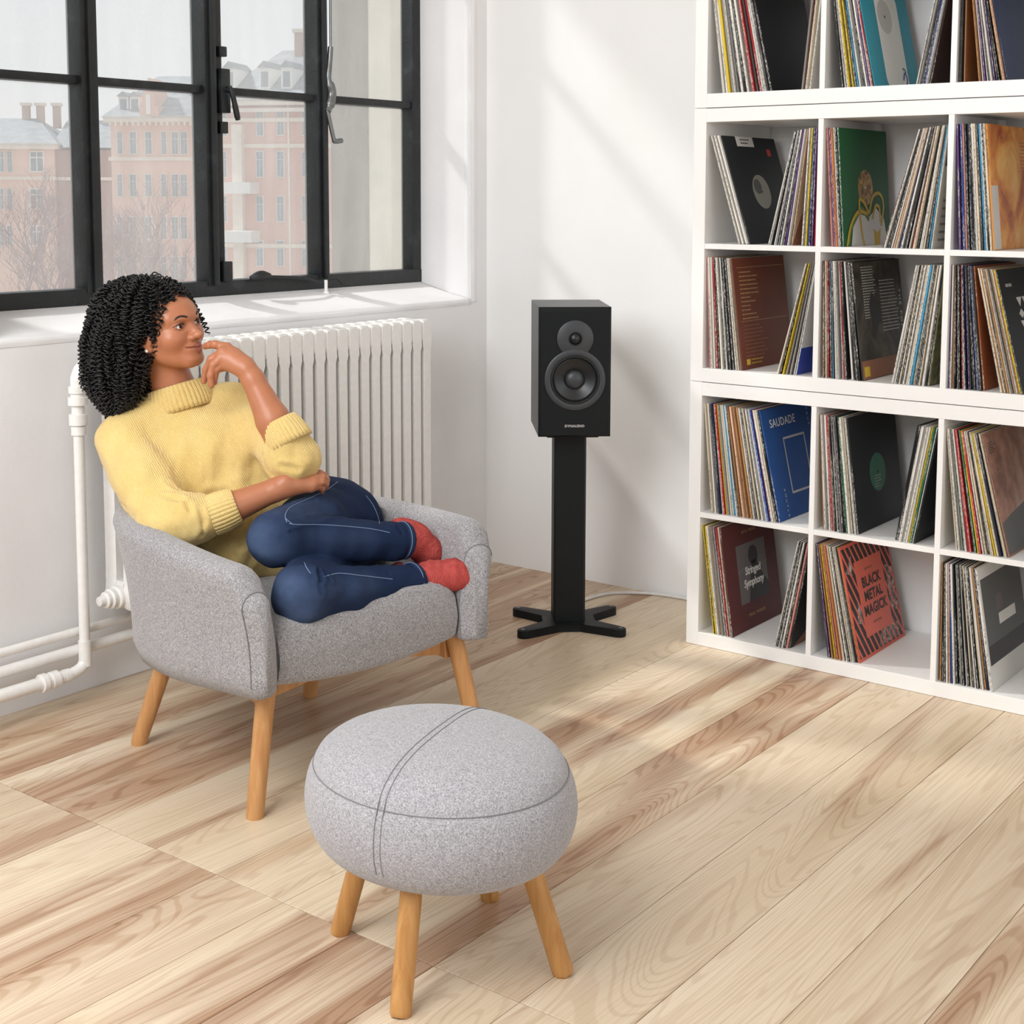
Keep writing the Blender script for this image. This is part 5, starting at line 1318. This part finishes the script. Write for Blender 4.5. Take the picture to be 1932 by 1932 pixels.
def ribbed(name, a, b, r0, r1, ribs, par, flare=None, depth=.0018, squash=1.0, up=None, seg_per=8, thick=.006):
    """a ribbed knit band between two points: outer wall, rounded rim, inner wall"""
    a, b = Vector(a), Vector(b); t = (b - a).normalized(); x = (Vector(up) if up is not None else Vector((0, 0, 1))); x = (x - t * x.dot(t)).normalized(); y = t.cross(x)
    seg = ribs * seg_per; bm = bmesh.new(); rings = []
    prof = [(0, r0 - .012), (0, r0)] + [(f, r0 + (r1 - r0) * f + .003 * sin(pi * f)) for f in (.2, .4, .6, .8, .95)] + [(1.0, r1 - .001), (1.03, r1 - thick * .5), (1.0, r1 - thick), (.6, r1 - thick), (.3, r1 - thick * 1.2)]
    for k_, (f, r) in enumerate(prof):
        ring = []
        for k in range(seg):
            an = 2 * pi * k / seg; rib = depth * (abs(cos(an * ribs / 2)) ** .6 - .6) if 1 <= k_ <= 8 else 0
            rr = r + rib; ring.append(bm.verts.new(a.lerp(b, f) + x * (rr * cos(an)) + y * (rr * sin(an) * squash)))
        rings.append(ring)
    for p_, q_ in zip(rings, rings[1:]):
        for k in range(seg): bm.faces.new((p_[k], p_[(k + 1) % seg], q_[(k + 1) % seg], q_[k]))
    o = fin(bm, name, 'yellow_knit', par, smooth=True); return o
ribbed('cuff', LCa, LCb, .0530, .0385, 30, sweater, depth=.0026); ribbed('cuff', RCa, RCb, .0455, .0410, 30, sweater, depth=.0026)
ribbed('collar', A(341, 776, 3.42), A(327, 730, 3.420), .083, .075, 44, sweater, squash=.92, up=cv(1, .3, 0), depth=.0032)

# --- jeans
def jeans_sdf(p):
    d = legs_sdf(p, 0)
    d = smax(d, (p - (AUP * .93 + KUP * .07)) @ ((AUP - KUP) / np.linalg.norm(AUP - KUP)) * np.where(np.linalg.norm(p - AUP, axis=1) < .09, 1, 0) - np.where(np.linalg.norm(p - AUP, axis=1) < .09, 0, 1), .002) if False else d
    w_ = waves(p, JWV)
    for pts, dep, wd in JCR:
        s_ = segdist(p, pts); w_ = w_ + 1.5 * dep * (np.exp(-(s_ / wd) ** 2) - .4 * np.exp(-((s_ - 2.1 * wd) / wd) ** 2))
    return d + w_
JCR = [([A(548, 985, 3.06), A(575, 975, 3.10), A(640, 968, 3.25), A(712, 985, 3.40)], .008, .007), ([A(540, 990, 3.04), A(528, 1008, 3.04)], .006, .005), ([A(552, 990, 3.05), A(545, 1012, 3.04)], .006, .005), ([A(528, 975, 3.05), A(505, 960, 3.06)], .004, .005),
       ([A(600, 1078, 3.02), A(606, 1095, 3.0)], .006, .005), ([A(612, 1080, 3.03), A(622, 1092, 3.02)], .005, .005), ([A(588, 1075, 3.02), A(580, 1062, 3.03)], .005, .005),
       ([A(735, 1000, 3.27), A(742, 1025, 3.27), A(735, 1050, 3.28)], .004, .005), ([A(752, 995, 3.28), A(758, 1025, 3.28), A(750, 1052, 3.29)], .004, .005), ([A(755, 1085, 3.21), A(762, 1105, 3.21)], .004, .005), ([A(560, 940, 3.20), A(600, 925, 3.3)], .003, .006), ([A(548, 950, 3.16), A(590, 940, 3.26)], .003, .006), ([A(560, 985, 3.06), A(585, 1000, 3.08), A(600, 1020, 3.09)], .004, .006), ([A(550, 1000, 3.05), A(560, 1025, 3.05)], .005, .005), ([A(620, 1100, 3.0), A(650, 1110, 3.03)], .004, .006), ([A(605, 1100, 2.99), A(612, 1125, 2.98)], .004, .005), ([A(700, 1000, 3.24), A(712, 1030, 3.24)], .003, .005), ([A(640, 985, 3.16), A(680, 988, 3.2)], .003, .005), ([A(470, 1000, 3.08), A(480, 975, 3.10)], .002, .006), ([A(730, 1085, 3.17), A(738, 1112, 3.17)], .003, .005)]
jb = bounds([KUP, KLO, AUP, ALO, HLJ, HRJ, PEL], .14)
V, Q = mesh_sdf(jeans_sdf, *jb, .0042)
# cut the trouser legs open at the ankles
dU = (AUP - KUP) / np.linalg.norm(AUP - KUP); dL = (ALO - KLO) / np.linalg.norm(ALO - KLO)
HEMU, HEML = AUP - dU * .004, ALO + dL * .000
c = V[Q].mean(1)
cut = (((c - HEMU) @ dU > 0) & (np.linalg.norm(c - AUP, axis=1) < .08)) | (((c - HEML) @ dL > 0) & (np.linalg.norm(c - ALO, axis=1) < .08))
Q = Q[~cut]
jeans = wmesh('jeans', V, Q, 'blue_denim')
V = np.array([v.co[:] for v in jeans.data.vertices])
wear = np.zeros(len(V))
for pts, r_, a_ in (([A(480, 1020, 3.06), A(500, 1050, 3.06)], .055, .7), ([A(540, 1110, 2.98), A(560, 1150, 2.98)], .055, .7), ([A(520, 960, 3.10), A(600, 935, 3.25)], .05, .35), ([A(600, 1015, 3.10), A(700, 1012, 3.2)], .03, .28), ([A(620, 1115, 3.0), A(700, 1100, 3.1)], .03, .25)):
    wear = np.maximum(wear, a_ * np.exp(-(segdist(V, pts) / r_) ** 2))
vcol(jeans, 'wear', np.repeat(wear[:, None], 3, 1))
def hem(c_, d_, r):
    c_ = Vector(c_); d_ = Vector(d_); x = (Vector((0, 0, 1)) - d_ * d_.z).normalized(); y = d_.cross(x); bm = bmesh.new(); rings = []
    for f, rr in ((-.016, r - .001), (-.014, r + .0025), (-.002, r + .003), (.001, r + .001), (.001, r - .002), (-.012, r - .003)):
        rings.append([bm.verts.new(c_ + d_ * f + x * (rr * cos(2 * pi * k / 40)) + y * (rr * sin(2 * pi * k / 40))) for k in range(40)])
    for p_, q_ in zip(rings, rings[1:]):
        for k in range(40): bm.faces.new((p_[k], p_[(k + 1) % 40], q_[(k + 1) % 40], q_[k]))
    o = fin(bm, 'hem', 'blue_denim', jeans, smooth=True); vcol(o, 'wear', np.full((len(o.data.vertices), 3), .12)); return o
hem(HEMU, dU, .0405); hem(HEML, dL, .0415)
JB = BVHTree.FromPolygons([Vector(v) for v in V], [tuple(p.vertices) for p in jeans.data.polygons])
def on_surface(tree, px, lift=.0006):
    out = []
    for u, v in px:
        d = Vector(np.array(at(u, v, 1.0)) - CAM).normalized(); h = tree.ray_cast(Vector(CAM), d)
        if h[0] is not None: out.append(h[0] + h[1] * lift if h[1].dot(d) < 0 else h[0] - h[1] * lift)
    return out
def dense(px, n=6): return [(q.x, q.y) for q in smooth_pts([Vector((u, v, 0)) for u, v in px], n)]
for px in ([(541, 986), (538, 972), (548, 957), (575, 944), (610, 928), (630, 915), (637, 909)], [(545, 988), (560, 990), (600, 990), (650, 993), (700, 998), (735, 1005)], [(690, 935), (703, 952), (712, 972), (716, 988)], [(574, 1062), (580, 1074), (586, 1082)], [(612, 1088), (640, 1082), (680, 1086), (715, 1090), (740, 1093)], [(538, 978), (545, 984), (552, 989)]):
    pts = on_surface(JB, dense(px))
    if len(pts) > 3: o = wtubes('seam_stitching', pts, .0008, 'stitch_pale', None, 5); o.parent = jeans; o.location = (0, 0, 0)
for c_, d_, r in ((HEMU, dU, .0440), (HEML, dL, .0450)):
    c_ = Vector(c_) - Vector(d_) * .012; d_ = Vector(d_); x = (Vector((0, 0, 1)) - d_ * d_.z).normalized(); y = d_.cross(x)
    o = wtubes('hem_stitching', [c_ + x * (r * cos(2 * pi * k / 40)) + y * (r * sin(2 * pi * k / 40)) for k in range(41)], .0008, 'stitch_pale', None, 5); o.parent = jeans; o.location = (0, 0, 0)

# --- socks
def sock_up(p):
    d = chain(p, [AUP - dU * .05, AUP, A(782, 1018, 3.352), A(806, 1040, 3.372), A(826, 1056, 3.385)], [.033, .034, .037, .034, .026], .015)
    return smin(d, sph(p, A(754, 1003, 3.365), .032), .03)
def sock_lo(p):
    d = chain(p, [ALO - dL * .05, ALO, A(815, 1087, 3.285), A(856, 1084, 3.30), A(886, 1091, 3.315)], [.034, .035, .0335, .034, .026], .015)
    d = smin(d, sph(p, A(752, 1082, 3.315), .026), .03)
    return d + .0008 * np.sin(p @ np.array((260., 200., 90.)))
V, Q = mesh_sdf(sock_up, *bounds([AUP, A(750, 985, 3.36), A(830, 1065, 3.4)], .07), .003); wmesh('sock', V, Q, 'red_wool')
V, Q = mesh_sdf(sock_lo, *bounds([ALO, A(740, 1080, 3.3), A(890, 1100, 3.32)], .07), .003); wmesh('sock', V, Q, 'red_wool')

# --- hair
def face_clear(p): return ell((p - HC) @ HR.T, np.array((.004, .112, -.050)), None, (.082, .088, .118))
def hair_sdf(p):
    q = (p - HC) @ HR.T
    d = ell(q, np.array((0, -.018, .042)), None, (.094, .102, .098))
    d = smin(d, chain(p, [A(245, 605, 3.40), A(228, 655, 3.39), A(222, 712, 3.385), A(225, 752, 3.38)], [.085, .076, .068, .044], .03), .04)
    d = smin(d, chain(p, [HL(.055, -.025, .03), A(238, 660, 3.325), A(230, 728, 3.335)], [.05, .054, .044], .03), .03)
    d = smin(d, chain(p, [HL(-.06, -.02, .03), HL(-.085, -.02, -.01)], [.05, .04], .03), .03)
    # keep the face and the near ear clear
    face = ell(q, np.array((.004, .112, -.050)), None, (.082, .088, .118)); d = smax(d, -face, .012)
    ear = ell(q, np.array((.088, .034, -.035)), None, (.03, .026, .032)); d = smax(d, -ear, .010)
    nk = cone(p, HL(.03, .03, -.10), A(345, 745, 3.36), .045, .05); return smax(d, -nk, .01)
hb = bounds([A(160, 520, 3.4), A(390, 790, 3.4), A(250, 600, 3.2), A(250, 600, 3.6)], .02)
V, Q = mesh_sdf(lambda p: hair_sdf(p) + .012, *hb, .005, 1)
hair = wmesh('hair', V, Q, 'black_hair')
rg = np.random.default_rng(7)
def grad(fn, P, e=.002): return np.stack([fn(P + np.eye(3)[k] * e) - fn(P - np.eye(3)[k] * e) for k in range(3)], 1) / (2 * e)
def curls(P0, steps, base_, amp, per, tr, name, fixed=None):
    """march strands over the hair mass under gravity, then coil them"""
    n = len(P0); ds = .0035; path = [P0.copy()]; P = P0.copy(); vel = np.zeros_like(P); ph = rg.uniform(0, 6.28, n)
    wand = rg.normal(0, .25, (n, 3)); base = rg.uniform(-.012, .007, n)
    for s_ in range(steps - 1):
        d = hair_sdf(P); g_ = grad(hair_sdf, P); g_ /= np.maximum(np.linalg.norm(g_, axis=1), .2)[:, None]
        dirn = np.array((0, 0, -1.)) + wand * .5; dirn = dirn - g_ * (dirn * g_).sum(1)[:, None] * .9
        dirn = dirn / np.maximum(np.linalg.norm(dirn, axis=1), .15)[:, None]
        vel = vel * .6 + dirn * .4; vel_ = vel / np.maximum(np.linalg.norm(vel, axis=1), .2)[:, None]
        P = P + vel_ * ds - g_ * np.clip(d - base, -.002, .002)[:, None]; path.append(P.copy())
    return np.stack(path, 1)
def coil_mesh(paths, lens, amp, turns_len, tr, seg=4):
    VV, QQ, o = [], [], 0
    for L, ln in zip(paths, lens):
        L = L[:ln]
        if len(L) < 6: continue
        s = np.concatenate([[0], np.cumsum(np.linalg.norm(np.diff(L, axis=0), axis=1))]); tot = s[-1]
        m = max(10, int(tot / .0014)); t = np.linspace(0, tot, m); C = np.stack([np.interp(t, s, L[:, k]) for k in range(3)], 1)
        T = np.gradient(C, axis=0); T /= np.maximum(np.linalg.norm(T, axis=1), 1e-9)[:, None]
        ref = np.array((.3, .8, .2)); X = np.cross(T, ref); X /= np.maximum(np.linalg.norm(X, axis=1), 1e-6)[:, None]; Y = np.cross(T, X)
        a = amp * rg.uniform(.7, 1.25); w_ = 2 * pi / (turns_len * rg.uniform(.8, 1.3)); ph = rg.uniform(0, 6.28); sg = rg.choice((-1, 1))
        env = np.clip(t / .01, .2, 1)
        H = C + X * (a * env * np.cos(w_ * t + ph))[:, None] + Y * (a * env * sg * np.sin(w_ * t + ph))[:, None]
        TT = np.gradient(H, axis=0); TT /= np.maximum(np.linalg.norm(TT, axis=1), 1e-9)[:, None]
        X2 = np.cross(TT, T + 1e-4); X2 /= np.maximum(np.linalg.norm(X2, axis=1), 1e-6)[:, None]; Y2 = np.cross(TT, X2)
        r = tr * np.clip((tot - t) / .006, .25, 1)
        ang = 2 * pi * np.arange(seg) / seg
        R = H[:, None, :] + r[:, None, None] * (X2[:, None, :] * np.cos(ang)[None, :, None] + Y2[:, None, :] * np.sin(ang)[None, :, None])
        VV.append(R.reshape(-1, 3)); i = np.arange(m - 1)[:, None] * seg + np.arange(seg)[None]; j = np.arange(m - 1)[:, None] * seg + (np.arange(seg)[None] + 1) % seg
        QQ.append(np.stack([i, j, j + seg, i + seg], -1).reshape(-1, 4) + o); o += m * seg
    return np.concatenate(VV), np.concatenate(QQ)
# roots: random points on the mass, more of them near the top and the visible side
hvv = np.array([v.co[:] for v in hair.data.vertices]); hq_ = (hvv - HC) @ HR.T
view = -((hvv - CAM) / np.linalg.norm(hvv - CAM, axis=1)[:, None]); gn = grad(hair_sdf, hvv); gn /= np.maximum(np.linalg.norm(gn, axis=1), .2)[:, None]
wgt = np.where((gn * view).sum(1) > -.35, 1.0, .12) * (1 + .8 * np.clip(hq_[:, 2] / .08, 0, 1))
idx = rg.choice(len(hvv), 680, replace=False, p=wgt / wgt.sum())
paths = curls(hvv[idx] + gn[idx] * .010, 44, -.002, .005, .012, .002, 'curls')
lens = rg.integers(16, 44, len(paths))
for k_ in range(len(paths)):
    bad = np.nonzero(face_clear(paths[k_]) < .006)[0]
    if len(bad): lens[k_] = min(lens[k_], bad[0])
V, Q = coil_mesh(paths, lens, .0058, .0112, .0019)
cu_ = wmesh('curls', V, Q, 'black_hair', None); cu_.parent = hair; cu_.location = (0, 0, 0); cu_['kind'] = 'stuff'
# loose ringlets hanging free of the mass
loose = [[(340, 553, 3.43), (362, 570, 3.44), (378, 595, 3.44), (388, 615, 3.44), (393, 632, 3.44)], [(336, 550, 3.44), (358, 562, 3.45), (374, 590, 3.45), (386, 622, 3.45)], [(350, 560, 3.42), (370, 585, 3.43), (382, 606, 3.43)], [(172, 600, 3.38), (163, 625, 3.38), (161, 648, 3.38), (153, 672, 3.38)], [(176, 590, 3.36), (165, 610, 3.36), (168, 640, 3.36), (160, 668, 3.36)], [(168, 660, 3.38), (160, 680, 3.38), (164, 690, 3.38)], [(196, 745, 3.36), (198, 770, 3.36), (206, 785, 3.36)], [(210, 755, 3.36), (207, 776, 3.36), (204, 790, 3.36)], [(222, 750, 3.35), (226, 768, 3.35), (222, 782, 3.35)], [(240, 750, 3.34), (244, 766, 3.34)], [(268, 680, 3.30), (272, 705, 3.30), (270, 735, 3.31)], [(262, 527, 3.37), (266, 519, 3.37), (272, 521, 3.37)]]
LP = [np.array([tuple(q) for q in smooth_pts([at(*a) for a in l], 8)]) for l in loose]
V, Q = coil_mesh(LP, [999] * len(LP), .0048, .0105, .0018)
o = wmesh('ringlets', V, Q, 'black_hair', None); o.parent = hair; o.location = (0, 0, 0); o['kind'] = 'stuff'
